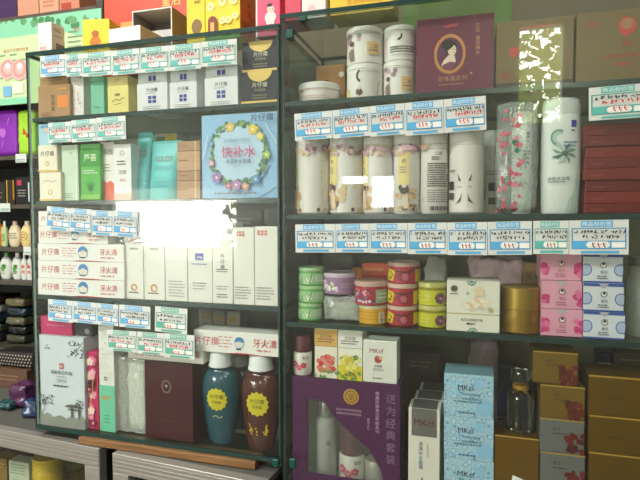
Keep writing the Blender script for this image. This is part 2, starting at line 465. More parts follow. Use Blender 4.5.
# daylight
w = bpy.data.worlds.new('daylight'); sc.world = w; w.use_nodes = True
SKY = 30.0
nt = w.node_tree; bg = nt.nodes['Background']; bg.inputs[1].default_value = SKY
tc = nt.nodes.new('ShaderNodeTexCoord'); sep = nt.nodes.new('ShaderNodeSeparateXYZ'); rmp = nt.nodes.new('ShaderNodeValToRGB')
rmp.color_ramp.elements[0].color = (.85, .85, .78, 1); rmp.color_ramp.elements[0].position = .47
rmp.color_ramp.elements[1].color = (1.0, .99, .93, 1); rmp.color_ramp.elements[1].position = .53
mr = nt.nodes.new('ShaderNodeMapRange'); mr.inputs[1].default_value = -1; mr.inputs[2].default_value = 1
nt.links.new(tc.outputs['Generated'], sep.inputs[0]); nt.links.new(sep.outputs[2], mr.inputs[0]); nt.links.new(mr.outputs[0], rmp.inputs[0]); nt.links.new(rmp.outputs[0], bg.inputs[0])
def area(name, loc, rot, sx, sy, power, col=(1, 1, 1), portal=False):
    l = bpy.data.lights.new(name, 'AREA'); l.shape = 'RECTANGLE'; l.size = sx; l.size_y = sy; l.energy = power; l.color = col
    if portal: l.cycles.is_portal = True
    o = bpy.data.objects.new(name, l); COL.objects.link(o); o.location = loc; o.rotation_euler = rot; return o
for i, (x0, x1, z0, z1) in enumerate(WIN):
    area('daylight_opening', ((x0 + x1) / 2, RY0 - .13, (z0 + z1) / 2), (PI / 2, 0, 0), x1 - x0, z1 - z0, 1, portal=True)
FILL_LIGHTS = [((-1.6, -1.55, 2.98), 1.4, .3, 62), ((.7, -1.9, 2.98), 1.3, .3, 18), ((-.95, -.30, 2.98), 1.0, .2, 15)]
for (loc, sx, sy, pw) in FILL_LIGHTS:
    area('added_ceiling_fill', loc, (0, 0, 0), sx, sy, pw, (.975, 1.0, .955))  # added fill lights under the ceiling, no tube fixtures known there

# --------------------------------------------------------- display cabinets
PANE = glass_mat('clear_glass', (.97, .985, .975, 1), 1.5, 0.0, bloom=.38)
SHELFG = glass_mat('green_glass', (.86, .93, .89, 1), 1.5, .02)
EDGE = M('1d3a36', .22, var=.1, spec=.6)
EDGEL = M('7d918a', .25, var=.1, spec=.6)
BACK = M('6d6a5c', .5, var=.2, scale=9)
BACK2 = M('75705e', .45, var=.25, scale=7)
CLIP = M('0f4a40', .35, var=.05)
def sheet(x0, x1, y0, y1, z0, z1, face, edge, thin):
    """a glass plate: clear broad faces, dark polished edges; thin = axis of the thickness"""
    b = MB(); b.box(x0, x1, y0, y1, z0, z1, face, 0)
    e = b.mi(edge); b.bm.normal_update()
    for f in b.bm.faces:
        if abs(f.normal[thin]) < .5: f.material_index = e
    return b
def cabinet(name, label, x0, x1, ztop, shelves, zbot, back, clips, ledge):
    r = empty(name, ((x0 + x1) / 2, .12, zbot - T)); tag(r, label, 'display cabinet')
    L = r.location.copy()
    def put(mb, nm): 
        o = mb.build(nm, r); o.location = -L; return o
    put(sheet(x0, x0 + .006, .0, CD - .0002, zbot + .0002, ztop - .0042, SHELFG, ledge, 0), 'side_panel')
    put(sheet(x1 - .006, x1, .0, CD - .0002, zbot + .0002, ztop - .0042, SHELFG, EDGE, 0), 'side_panel')
    put(sheet(x0, x1, -.004, CD, ztop - .004, ztop + .004, SHELFG, EDGE, 2), 'top_panel')
    put(sheet(x0, x1, -.004, CD, zbot - T, zbot, SHELFG, EDGE, 2), 'bottom_panel')
    put(MB().box(x0, x1, CD, CD + .006, zbot - T, ztop + .004, back, 0), 'back_panel')
    for z in shelves: put(sheet(x0 + .0063, x1 - .0063, YE, CD - .001, z - T, z, SHELFG, EDGE, 2), 'shelf')
    dr = put(sheet(x0 + .001, x1 - .001, -.004, -.0005, zbot + .0005, ztop - .0045, PANE, EDGE, 1), 'glass_door')
    for (cx, cz, ww, hh) in clips:
        b = MB(); b.box(cx - ww / 2, cx + ww / 2, -.010, -.0045, cz - hh / 2, cz + hh / 2, CLIP, .002)
        b.build('hinge_clip', dr)
    return r
p1 = at(304, 18, 0); p2 = at(288, 36, 0); p3 = at(291, 461, 0); p4 = at(277, 461, 0)
cabinet('glass_display_cabinet', 'glass display cabinet on the left, holding toothpaste cartons and the teal bottle', XL, XM, LEFT_TOP, LEFT, LEFT_BOT, BACK,
        [(p4.x, p4.z, .012, .014)], EDGEL)
cabinet('glass_display_cabinet', 'taller glass display cabinet on the right, holding spray bottles, tins and soap', XM + .001, XE, RIGHT_TOP, RIGHTS, RIGHT_BOT, BACK2,
        [(p1.x, p1.z - .004, .016, .009), (p2.x + .006, p2.z, .014, .016), (p3.x + .006, p3.z, .012, .018)], EDGE)
# wooden strip under the front of the left cabinet
WOOD = wood_mat('raw_pine', '6a4728', '93693c')
a = at(78, 432, -.012); c = at(255, 460, -.012)
b = MB(); b.box(a.x, c.x, -.012, .03, LEFT_BOT - T - .0145, LEFT_BOT - T - .0005, WOOD, .001)
o = b.build('wooden_strip'); o.location = (0, 0, 0)
tag(o, 'long raw wooden strip wedged under the front of the left glass cabinet', 'wooden strip')
# counters below
ZC = LEFT_BOT - T - .0155
FRAME = brushed_mat('counter_aluminium', '8d8883', 'aea8a0', .45)
DARK = M('1d1d1a', .6, var=.2)
GREY = M('57564f', .6, var=.15, scale=12)
def counter(name, label, P, Q, depth, group=None, bar=.038):
    """a waist-high glass-fronted counter; P, Q: left and right ends of the top front edge"""
    d = (Q - P); L = d.length; rz = math.atan2(d.y, d.x)
    r = empty(name, (P.x, P.y, 0), rz); tag(r, label, 'counter', group)
    H = P.z
    pst = bar
    tr = MB().box(0, L, 0, .02, H - bar, H, FRAME, .001).build('top_rail', r)
    MB().box(0, L, 0, .02, .0, .09, FRAME, .001).build('bottom_rail', r)
    MB().box(0, pst, 0, .02, .0905, H - bar - .0005, FRAME, .001).build('post', r)
    MB().box(L - pst, L, 0, .02, .0905, H - bar - .0005, FRAME, .001).build('post', r)
    for k in range(4):
        b = MB(); z = H - bar + .006 + k * .008; b.box(.002, L - .002, -.0012, 0, z, z + .003, FRAME, .0005); b.build('rail_ridge', tr)
    sheet(pst, L - pst, .008, .012, .0905, H - bar - .0005, PANE, EDGE, 1).build('front_pane', r)
    MB().box(0, L, .021, depth, H - .012, H - .0005, GREY, .001).build('counter_top', r)
    MB().box(0, .012, .021, depth, 0, H - .0125, DARK, 0).build('side_board', r)
    MB().box(L - .012, L, .021, depth, 0, H - .0125, DARK, 0).build('side_board', r)
    MB().box(.0125, L - .0125, depth - .012, depth, 0, H - .0125, DARK, 0).build('back_board', r)
    MB().box(.0125, L - .0125, .025, depth - .0125, H - .20, H - .192, GREY, 0).build('inner_shelf', r)
    return r, H - .192
J = at_z(99, 449, ZC); Kp = at_z(20, 433.5, ZC)
dd = (J - Kp).normalized(); A0 = J - dd * 1.15
c1, ZJ = counter('display_counter', 'aluminium framed glass counter at lower left with yellow jars inside', A0, J, .36)
J2 = at_z(112, 453, ZC); K2 = at_z(238, 479, ZC); d2 = (K2 - J2).normalized()
B1 = J2 + d2 * ((XM - .014 - J2.x) / d2.x)
c2, _ = counter('display_counter', 'aluminium framed glass counter below the wooden strip, dark inside', J2, B1, .17)
# support under the right-hand cabinet
B2 = B1 + d2 * .010
P3 = Vector((B2.x, B2.y, RIGHT_BOT - T - .001)); Q3 = P3 + d2 * .8
P3.z = Q3.z = min(ZC, RIGHT_BOT - T - .001)
c3, _ = counter('display_counter', 'aluminium framed counter carrying the right-hand glass cabinet', P3, Q3, .40)
# ------------------------------------------------------------ shared prints
INK = M('2a2a2a', .6, var=0); GRY = M('8a8a88', .6, var=0); RED = M('c8293a', .5, var=0); BLUE = M('2c3f9c', .5, var=0)
LRED = M('dd5a48', .5, var=0); GOLD = M('c79a3c', .35, .5, var=.05); WHITE = M('f1f0ea', .5, var=.02); CREAM = M('eee6cf', .5, var=.03)
PAPER = M('d2d6d0', .7, var=.02); KRAFT = M('b08a62', .75, var=.1); LGOLD = M('d8b868', .4, .3, var=.05); PALEG = M('cfd4cc', .5, var=.02)
LOGO = '片仔癀'
ORD = ['first', 'second', 'third', 'fourth', 'fifth', 'sixth', 'seventh', 'eighth', 'ninth']

# -------------------------------------------------------------- price cards
CW, CHH = .058, .044
TONES = {'blue': ('58a9d6', '2f86bd'), 'teal': ('5fb3aa', '2f8f86'), 'green': ('57ab94', '2c8a70')}
def card_proto(tone):
    lt, dk = (M(c, .5, var=0) for c in TONES[tone])
    b = MB(); b.box(-CW / 2, CW / 2, 0, .0005, 0, CHH, PAPER, 0); o = b.build('price_card')
    a = Art(CW, CHH); a.rect(-.30, .80, .24, .98, lt); a.text('商品标价签', -.03, .89, .125, WHITE); a.build('header_band', o)
    a = Art(CW, CHH); a.frame(-.46, .16, .46, .77, .0011, dk); a.rect(-.45, .175, .45, .40, lt); a.rect(.22, .20, .44, .36, WHITE); a.rect(-.30, .035, .34, .105, lt); a.build('ruled_form', o)
    a = Art(CW, CHH); a.n = 5; a.rect(-.14, .195, .12, .38, WHITE); a.disc(-.14, .285, .070, WHITE); a.disc(.12, .285, .070, WHITE); a.build('price_field', o)
    return o
def scribble(seed, kind):
    """rows of quick handwriting: short broken pen marks"""
    rr = random.Random(seed); a = Art(CW, CHH)
    pen = M('24262e', .6, var=0); red = M('c81e2c', .6, var=0)
    rows = ((.665, .10, -.42, .44, pen), (.52, .13 if kind == 'red' else .10, -.38 + .2 * rr.random(), .36, red if kind == 'red' else pen))
    for (v, hh, u, e, m) in rows:
        while u < e:
            wd = rr.uniform(.035, .06)
            for q in range(rr.choice((2, 3, 3))):
                p0 = (u + wd * rr.random(), v + hh * (rr.random() - .5)); p1 = (u + wd * rr.random(), v + hh * (rr.random() - .5))
                a.stroke([p0, ((p0[0] + p1[0]) / 2 + .008 * rr.random(), (p0[1] + p1[1]) / 2 + .02 * (rr.random() - .5)), p1], .0011, m)
            u += wd + rr.choice((.012, .012, .05))
    for k in range(3):
        u = -.12 + .09 * k
        a.stroke([(u, .35), (u + .02 * (rr.random() - .5), .28), (u + .03, .22)], .0012, red if kind != 'black' or k == 1 else pen)
        a.stroke([(u, .30), (u + .05, .31 + .05 * (rr.random() - .5))], .0007, red)
    return a
_cards = {}; _scr = {}
def price_card(x0, y0, x1, y1, yb, tone, label, group, Y=-.0052, kind='red', seed=0):
    """a hanging card; (x0,y0) (x1,y1) its top corners, yb its lower left edge in the photograph"""
    A = at(x0, y0, Y); B = at(x1, y1, Y); C = at(x0, yb, Y)
    wd = (B - A).length - .0006; hh = A.z - C.z
    ang = math.atan2(B.z - A.z, B.x - A.x)
    if tone not in _cards: _cards[tone] = card_proto(tone); o = _cards[tone]
    else: o = copy_tree(_cards[tone]); 
    for ch in list(o.children):
        if ch.name.startswith('handwriting'): bpy.data.objects.remove(ch)
    k = (kind, seed % 5)
    if k not in _scr: _scr[k] = scribble(seed % 5 + 31 * len(kind), kind).build('handwriting', o, lift=.0012)
    else:
        c = _scr[k].copy(); COL.objects.link(c); c.parent = o
    o.scale = (wd / CW, 1, hh / CHH); o.rotation_euler = (0, -ang, 0)
    mid = (A + B) / 2; up = Vector((-math.sin(ang), 0, math.cos(ang)))
    o.location = Vector((mid.x, Y, mid.z)) - up * hh
    tag(o, label, 'price card', group); return o
def row(cards, tone, where, group, kind, Y=-.0052, names=None):
    for i, c in enumerate(cards):
        t = c[5] if len(c) > 5 else tone
        price_card(*c[:5], t, '%s price card from the left, %s, with %s print' % (ORD[i], where, t), group, Y=Y, kind=kind, seed=i + len(where))
row([(40, 56.5, 66, 54, 77.5, 'blue'), (66, 55, 82, 53.5, 77), (82, 53.5, 112, 50.5, 77), (112, 51, 139.5, 48, 75.5), (140, 48, 169, 45.5, 73), (169, 45.5, 201, 42.5, 71), (201, 42, 237, 38.5, 67)],
    'teal', 'topmost row', 'price cards in the topmost row of the left cabinet', 'red')
row([(48, 123, 71, 121.5, 143), (71, 120.5, 96, 118.5, 142.5), (96, 118, 125.5, 115.5, 141)],
    'teal', 'above the aloe carton', 'price cards above the green aloe carton', 'red')
row([(47, 206, 71, 208.5, 229), (70.5, 208, 92, 209.5, 231), (92, 210, 113.5, 211, 235), (113.5, 210.5, 138, 212, 236)],
    'blue', 'over the toothpaste stack', 'price cards over the toothpaste cartons', 'mix')
row([(48, 299, 73, 301, 320.5), (73, 301, 97, 303, 322), (97, 303, 118.5, 305, 324), (119, 304.5, 150.5, 307, 326.5), (155, 306, 187.5, 309, 331, 'green')],
    'blue', 'upper row above maroon carton', 'price cards in the upper row of the bottom left shelf', 'mix', Y=-.0052)
row([(107, 329.5, 136.5, 331.5, 350), (137, 331.5, 164, 333.5, 353.5), (164, 333, 194.5, 335.5, 357)],
    'green', 'lower row above maroon carton', 'price cards in the lower row of the bottom left shelf', 'red', Y=-.0066)
row([(294, 114, 332, 110.5, 141), (332, 110.5, 369, 106.5, 139), (369, 106.5, 404.5, 103, 137), (404.5, 103, 443.5, 99.5, 136), (443.5, 99.5, 486, 95.5, 133), (588.5, 88, 652, 82.5, 121, 'teal')],
    'blue', 'above the spray bottles', 'price cards above the spray bottles', 'red')
row([(295, 224.5, 335, 224, 252.5), (335, 224, 369, 223.5, 252.5), (369, 223.5, 407.5, 223, 253), (407.5, 223, 447, 222.5, 254), (447, 222.5, 487.5, 222, 255), (487.5, 222, 532, 221, 255), (533, 221, 569, 220.5, 254, 'teal'), (569, 220.5, 629, 219.5, 254.5)],
    'blue', 'above the tins', 'price cards above the tins', 'black')

# =================================================== LEFT, top shelf (L1)
Z = LEFT[0] + .0004
DK = .012
def a_kraft(a):
    a.rect(.12, .28, .44, .66, M('ea8a3c', .5, var=.03)); a.rect(.12, .84, .38, .90, M('e0a040', .5)); a.vtext('珍珠膏', -.02, .70, .16, M('6d5138', .6, var=0)); a.lines(-.4, .12, -.05, 2, .07, .025, M('7d5f42', .6, var=0), 3)
k1, z1 = carton('kraft_carton', 'brown kraft carton with orange square label at the left end of top shelf', 'carton', span(38, 70, 85, .004, Z), .004, .06, KRAFT, a_kraft, 'brown kraft cartons on the top left shelf')
carton('kraft_carton', 'plain brown kraft carton stacked on the orange-labelled one', 'carton', span(39.5, 68, 66, .010, z1 + .0004), .010, .045, KRAFT, lambda a: a.lines(-.4, .5, .3, 3, .12, .04, M('8d6b48', .6, var=0), 5), 'brown kraft cartons on the top left shelf')
def a_spots(a):
    for i in range(34):
        a.blob(RND.uniform(-.45, .45), RND.uniform(.04, .95), RND.uniform(.03, .07), [M('d9a9a4', .5, var=0), M('b8b4b4', .5, var=0), M('e8c9c0', .5, var=0)][i % 3], i)
carton('speckled_carton', 'narrow white carton speckled with pink, right of the brown kraft cartons', 'carton', span(71, 83.5, 75, DK, Z), DK, .04, M('efe9e4', .5), a_spots)
carton('mint_carton', 'mint green tall narrow carton on the top left shelf', 'carton', span(90.5, 104, 77, DK, Z), DK, .04, M('7cc4a6', .5),
       lambda a: (a.rect(-.5, .86, .5, .90, M('58a888', .5)), a.text('MEIBAI', 0, .2, .05, M('3f8a70', .5, var=0))))
def a_yel(a):
    a.stroke([(-.28, .42), (-.1, .5), (.05, .45), (.3, .55)], .0012, M('7d7a3e', .5, var=0)); a.text('面膜', -.02, .66, .10, INK); a.stroke([(-.2, .3), (.2, .36)], .001, M('7d7a3e', .5, var=0))
y1, zt = carton('yellow_carton', 'pale yellow carton with scribbled print, lower of two by the mint carton', 'carton', span(107.5, 128.5, 85, DK, Z), DK, .045, M('efdf8a', .5), a_yel, 'pale yellow cartons on the top left shelf')
carton('yellow_carton', 'flat pale yellow carton lying on top of the other yellow one', 'carton', span(107.5, 128, 76, DK, zt + .0005), DK, .045, M('efe096', .5), lambda a: a.text('JMF', 0, .5, .35, LRED), 'pale yellow cartons on the top left shelf')
def a_logo(a):
    a.text(LOGO, 0, .76, .15, INK); a.rect(-.13, .28, .13, .54, BLUE); a.rect(-.012, .28, .012, .54, WHITE); a.rect(-.13, .40, .13, .42, WHITE); a.lines(-.2, .62, .2, 1, .05, .02, GRY, 2); a.lines(-.3, .14, .3, 2, .07, .025, GRY, 4)
def a_logo2(a):
    a.rect(-.13, .2, .13, .62, BLUE); a.rect(-.012, .2, .012, .62, WHITE); a.text(LOGO, 0, .85, .2, INK); a.lines(-.3, .1, .3, 1, .07, .04, GRY, 4)
WB = M('e9eaec', .45, var=.02)
for i, (x0, x1, ylo, yhi) in enumerate(((137, 167.5, 83, 71), (169.5, 197, 82, 68.5), (204.5, 238, 77, 65))):
    pos = ['by the yellow cartons', 'in the middle of the three stacks', 'beside the black and gold cartons'][i]
    g = 'white cartons with a blue square on the top left shelf'
    _, zt = carton('cream_carton', 'white carton with blue square, bottom of the stack ' + pos, 'carton', span(x0, x1, ylo, DK, Z), DK, .055, WB, a_logo, g)
    carton('cream_carton', 'white carton with blue square, top of the stack ' + pos, 'carton', span(x0 + 1, x1 - .5, yhi, DK + .004, zt + .0005), DK + .004, .05, WB, a_logo2, g)
NAVY = M('20222e', .35, var=.1)
def a_black(a):
    a.disc(0, 1.0, .32, LGOLD, a0=PI, a1=2 * PI, asp=.8); a.text(LOGO, 0, .58, .16, M('d9d4bc', .4, var=0)); a.text('珍珠膏霜', 0, .42, .09, M('a99c70', .4, var=0)); a.lines(-.2, .24, .2, 2, .08, .03, M('8d8666', .5, var=0), 3); a.rect(-.5, .0, .5, .09, LGOLD)
_, zt = carton('black_gold_carton', 'black and gold carton with a half-round gold seal, lower of the pair by cabinet edge', 'carton', span(241, 279, 71, DK, Z), DK, .06, NAVY, a_black, 'black and gold cartons on the top left shelf')
carton('black_gold_carton', 'black and gold carton with a half-round gold seal, upper of the pair', 'carton', span(242, 279.5, 41, DK + .006, zt + .0005), DK + .006, .055, NAVY, a_black, 'black and gold cartons on the top left shelf')

# ================================================ LEFT, second shelf (L2)
Z = LEFT[1] + .0004
def a_ring(a):
    a.text(LOGO, 0, .68, .20, M('4a443c', .5, var=0)); a.ring(0, .3, .10, .03, GOLD); a.rect(-.5, 0, .5, .07, LGOLD)
g = 'small cream cartons at the left end of the second shelf'
_, zt = carton('small_cream_carton', 'small cream carton with a gold ring, lower of two at second shelf left end', 'carton', span(39.5, 61, 172, .004, Z), .004, .05, CREAM, lambda a: (a.stroke([(-.3, .66), (-.1, .72), (.1, .64), (.3, .70)], .0009, GRY), a.ring(0, .3, .10, .03, GOLD), a.rect(-.5, 0, .5, .06, LGOLD)), g)
_, zc_ = carton('small_cream_carton', 'small cream carton with dark characters, upper of two at second shelf left end', 'carton', span(38.2, 57, 145, .004, zt + .0005), .004, .05, CREAM, a_ring, g)
carton('sky_blue_carton', 'light blue carton standing on top of the small cream cartons', 'carton', span(38.5, 51, 124, .009, zc_ + .0004), .009, .03, M('a9cfe0', .5), lambda a: (a.rect(-.3, .80, .35, .92, M('5aa0cc', .5)), a.blob(.1, .72, .2, M('e8c0a8', .5), 3)))
carton('pale_green_carton', 'tall pale green carton between cream cartons and aloe carton', 'carton', span(61.5, 78, 145, DK, Z), DK, .04, M('cfe0c8', .5), lambda a: (a.text('Liy', .08, .86, .06, GRY), a.rect(.36, 0, .42, 1, WHITE), a.lines(-.3, .12, .2, 3, .035, .012, GRY, 3)))
def a_aloe(a):
    a.rect(-.5, .60, .5, .92, M('3f9a3c', .5)); a.text('芦荟', 0, .76, .13, M('e9f3da', .5, var=0)); a.lines(-.4, .52, .4, 2, .04, .015, WHITE, 2)
    for k in range(-3, 4): a.poly([(-.03 + .01 * k, .16), (.03 + .01 * k, .16), (.1 * k, .40 - .02 * abs(k))], M('2f7a34', .5, var=0))
    a.rect(-.5, .02, .5, .10, M('8cc95c', .5))
carton('aloe_carton', 'bright green aloe carton with dark leaf picture', 'carton', span(80.5, 100, 144, DK, Z), DK, .04, M('58b54a', .45), a_aloe)
def a_redwhite(a):
    a.poly([(-.5, .0), (.5, .0), (.5, .28), (.2, .34), (-.1, .30), (-.5, .40)], M('e2654a', .5)); a.lines(-.3, .6, .3, 3, .05, .02, GRY, 2); a.text('美白', 0, .84, .1, GRY)
carton('red_white_carton', 'white carton with red wavy foot beside the aloe carton', 'carton', span(101, 114, 142, .022, Z), .022, .04, M('e9e4dd', .5), a_redwhite)
def a_wt(a):
    a.ring(0, .84, .12, .03, M('b08a90', .5, var=0)); a.lines(-.3, .68, .3, 2, .05, .022, INK, 2); a.text('洁面', 0, .5, .08, GRY); a.text('滋润', 0, .36, .06, M('d08a80', .5, var=0)); a.rect(-.5, .0, .5, .12, M('eec0ac', .5))
carton('white_tube_carton', 'white carton with a small ring emblem in front of turquoise pouch', 'carton', span(113.5, 131, 144, .010, Z), .010, .035, M('ecebea', .4), a_wt)
def pouch(name, label, geo, Y, depth, mat, art, group):
    """a stand-up pouch: full at the foot, flat at the sealed head"""
    cx, w, z0, h = geo; b = MB(); n, q = 12, 14
    rings = []
    for j in range(q + 1):
        v = j / q; th = depth * (1 - v ** 1.6) * .5 + .0012; ww = w * (1 - .06 * math.sin(PI * v)) / 2
        ring = []
        for k in range(2 * n):
            A = PI * k / n; cxs = math.copysign(abs(math.cos(A)) ** .6, math.cos(A)); sn = math.copysign(abs(math.sin(A)) ** .8, math.sin(A))
            wr = .0016 * noise.noise(Vector((cxs * 3 + cx * 40, v * 5, sn)))
            ring.append(b.bm.verts.new((ww * cxs, depth / 2 - (th + wr * (1 - v * .5)) * sn, h * v)))
        rings.append(ring)
    i = b.mi(mat)
    for j in range(q):
        for k in range(2 * n):
            f = b.bm.faces.new((rings[j][k], rings[j][(k + 1) % (2 * n)], rings[j + 1][(k + 1) % (2 * n)], rings[j + 1][k])); f.smooth = True; f.material_index = i
    b.bm.faces.new(rings[0]); b.bm.faces.new(rings[-1])
    o = b.build(name, None, (cx, Y, z0)); tag(o, label, 'pouch', group)
    if art: a = Art(w, h, .006); art(a); a.build('printed_front', o, y=-.0002)
    s = MB(); s.box(-w * .46, w * .46, depth / 2 - .0014, depth / 2 + .0014, h, h + .004, mat, .0005); s.build('sealed_edge', o)
    return o
TQ = M('4fb9b8', .35, var=.12, bump=.1); TQD = M('2f9a9c', .4, var=0)
pouch('refill_pouch', 'narrow turquoise pouch at left, taller of the turquoise pair', span(131.5, 147, 133, .026, Z), .026, .045, TQ, None, 'turquoise pouches on the second left shelf')
pouch('refill_pouch', 'wide turquoise pouch in front of the tan carton stack', span(144, 176, 141, .010, Z), .010, .055, TQ, None, 'turquoise pouches on the second left shelf')
for pz, hw in ((bpy.data.objects['refill_pouch'], .05), (bpy.data.objects['refill_pouch.001'], .07)):
    me_ = pz.data; W_ = max(v.co.x for v in me_.vertices) * 2; H_ = max(v.co.z for v in me_.vertices)
    a = Art(W_, H_); G_ = M('5f8f8c', .5, var=0); L_ = M('a8d8d4', .5, var=0)
    a.rect(-.26, .66, -.04, .76, G_); a.rect(.02, .66, .24, .76, G_); a.text('洁面', -.15, .71, .05, L_, wmax=.2); a.text('乳液', .13, .71, .05, L_, wmax=.2); a.lines(-.3, .56, .3, 2, .04, .014, TQD, 3); a.lines(-.3, .3, .3, 3, .04, .012, TQD, 5); a.stroke([(-.42, .05), (.42, .05)], .0012, TQD)
    q = a.build('printed_front', pz); bmx = bmesh.new(); bmx.from_mesh(me_); bv = BVHTree.FromBMesh(bmx); bmx.free()
    for c in [q] + list(q.children):
        for v in c.data.vertices:
            hit = bv.ray_cast(Vector((v.co.x, -.3, v.co.z)), Vector((0, 1, 0))); v.co.y = (hit[0].y if hit[0] else 0) - .0006 + (v.co.y + .0002) * .5
carton('yellow_striped_carton', 'small yellow, white and red carton peeping over the turquoise pouches', 'carton', span(148, 177, 134, .10, Z), .10, .05, M('e8e4da', .5), lambda a: (a.rect(.1, .84, .5, .99, M('e8cc3c', .5)), a.rect(-.5, .8, -.2, .9, RED), a.rect(-.2, .86, .1, .96, M('58a060', .5))))
tb = Z
for i, (yt, c) in enumerate(((181, 'b98e68'), (171, 'a87d58'), (151, 'c29a74'), (141, 'ad8562'))):
    nm = ['bottom', 'second', 'third', 'topmost'][i]
    _, tb = carton('tan_carton', '%s tan carton in the stack beside the blue facial mask carton' % nm, 'carton', span(177, 200, yt, .016, tb + .0004), .016, .05, M(c, .5, var=.1), lambda a: (a.rect(.28, .0, .34, 1, M('d8b890', .5)), a.lines(-.4, .5, .1, 1, .1, .06, M('7d5a3c', .5, var=0), 2)), 'tan cartons stacked on the second left shelf')
def a_mask(a):
    for k in range(40):
        A = RND.uniform(0, 2 * PI); R = RND.uniform(.1, .7)
        u, v = .0 + R * math.cos(A), .5 + R * math.sin(A) * .95; e = RND.uniform(.1, .3)
        if abs(u) < .47 and .02 < v < .97:
            a.stroke([(max(-.49, min(.49, u + e * (t - .5) * math.sin(A))), max(.01, min(.99, v - e * (t - .5) * math.cos(A) + .02 * t * t))) for t in (0, .25, .5, .75, 1)], .0012 + .002 * RND.random(), [M('a6cdea', .5, var=0), M('86b6e0', .5, var=0), M('c6dff0', .5, var=0)][k % 3])
    a.disc(.0, .53, .36, M('b9d5ec', .5, var=.08, scale=30), n=40)
    cols = ['4f7d5a', '3c6b52', '7a9a58', '5a8f7c', '86a85a', '49745e']
    for k in range(120):
        A = 2 * PI * k / 120; R = .365 + RND.uniform(-.035, .035)
        a.blob(.0 + R * math.cos(A), .53 + R * math.sin(A) * .95, RND.uniform(.02, .042), M(cols[k % 6], .5, var=0), k, .5, 7)
        a.n -= .94
    for (u, v, r, c) in ((-.10, .84, .06, 'e0c060'), (.2, .80, .065, 'e8cc58'), (.29, .72, .05, 'e8d080'), (-.28, .25, .065, 'a878b8'), (-.02, .16, .065, 'b888c0'), (.10, .14, .05, 'd89a88'), (-.12, .15, .045, 'c87890'), (.24, .22, .055, '5a9ac8'), (-.35, .65, .04, '7aa0d0'), (.38, .5, .05, 'a0c060'), (-.34, .42, .04, 'd0a0b0')):
        a.n += 1; a.flower(u, v, r, M(c, .5, var=0), M('f0e8c0', .5, var=0))
    a.text('快补水', .02, .545, .135, M('d03a6a', .5, var=0)); a.text('柔润面膜天然配方', .0, .68, .04, M('6d8a9a', .5, var=0)); a.text('水润补水面膜', .02, .435, .05, M('3c4a58', .5, var=0)); a.text('25g×10', .0, .37, .03, GRY)
    a.lines(-.3, .05, .3, 1, .05, .02, GRY, 4)
    a.text(LOGO, .33, .93, .09, INK)
carton('facial_mask_carton', 'large light blue facial mask carton with a flower wreath and pink characters', 'carton', span(201.5, 277.6, 113.5, .008, Z), .008, .03, M('94c0e4', .4, var=.08, scale=30), a_mask)

# ================================================= LEFT, third shelf (L3)
Z = LEFT[2] + .0004
TP = M('ece9e2', .42, var=.02)
def a_tp(a):
    a.text(LOGO, -.345, .52, .40, RED); a.lines(-.2, .72, -.03, 4, .15, .045, M('d08088', .5, var=0), 3)
    a.disc(.04, .50, .052, WHITE); a.ring(.04, .50, .055, .008, M('4f90c0', .5, var=0)); a.disc(.04, .54, .056, M('3f86c0', .5, var=0), a0=0, a1=PI); a.disc(.04, .46, .030, M('e8d4c4', .5, var=0)); a.lines(-.0, .2, .08, 1, .1, .06, INK, 2)
    a.text('牙火清', .33, .56, .36, RED); a.lines(.24, .2, .43, 1, .1, .07, M('d08088', .5, var=0), 6)
    a.poly([(-.1, 0), (.35, 0), (.14, .06), (.0, .06)], M('b02838', .5, var=0))
g = 'toothpaste cartons stacked on the third left shelf'
tb = Z
for i, (x0, x1, yt, Y) in enumerate(((38, 124.5, 279.5, .004), (38, 124.5, 261.5, .004), (38, 124, 244, .004), (38.5, 108, 226.5, .005), (38.5, 108, 211, .005))):
    nm = ['bottom', 'second from bottom', 'middle', 'second from top', 'topmost'][i]
    _, tb = carton('toothpaste_carton', '%s white toothpaste carton in the stack of five with red characters' % nm, 'toothpaste carton', span(x0, x1, yt, Y, tb + .0004), Y, .042, TP, a_tp, g)
def tall(i, x0, x1, yt, label, art, Y=.009, dep=.045, mat=None, yb=None):
    return carton('tall_cream_carton', label, 'carton', span(x0, x1, yt, Y, Z), Y, dep, mat or M('e8e6dc', .45, var=.02), art, 'tall pale cartons on the third left shelf')
def a_ringbox(hd):
    def f(a):
        a.rect(-.5, .93, .5, 1, WHITE); a.text(hd, 0, .93, .045, LRED, wmax=.5); a.text('润肤乳液', .0, .80, .035, INK, wmax=.75)
        a.ring(-.02, .19, .17, .05, M('d89a48', .4, var=0)); a.ring(-.02, .19, .11, .02, M('c87838', .4, var=0), a0=.4, a1=4.6); a.lines(-.3, .10, .25, 1, .04, .018, INK, 3)
        for k in range(9): a.blob(-.42 + .05 * RND.random(), .15 + .07 * k, .03, M('e0c0a8', .5, var=0), k)
    return f
def a_lines(a): a.lines(-.35, .3, .4, 6, .045, .014, GRY, 5); a.text('美白', 0, .93, .04, LRED)
def a_bluesq(a): a.rect(-.2, .60, .15, .70, M('3c50b0', .5, var=0)); a.text('ping', 0, .645, .04, WHITE); a.lines(-.35, .54, .35, 1, .04, .014, M('5a68b0', .5, var=0), 4); a.lines(-.3, .27, .3, 3, .04, .014, GRY, 8); a.rect(-.5, .2, .5, .203, PALEG)
def a_vert(a): a.vtext('片仔癀', .0, .80, .075, INK); a.lines(-.3, .54, .3, 2, .035, .014, INK, 3); a.lines(-.3, .27, .3, 2, .04, .014, GRY, 8); a.lines(-.3, .14, .3, 2, .04, .014, INK, 9)
def a_redhd(a):
    for k in range(3): a.rect(-.36 + .15 * k, .89, -.25 + .15 * k, .95, M('d8503c', .5, var=0))
    a.text('皇后牌', -.14, .922, .035, WHITE); a.lines(-.42, .22, .35, 5, .035, .013, GRY, 5)
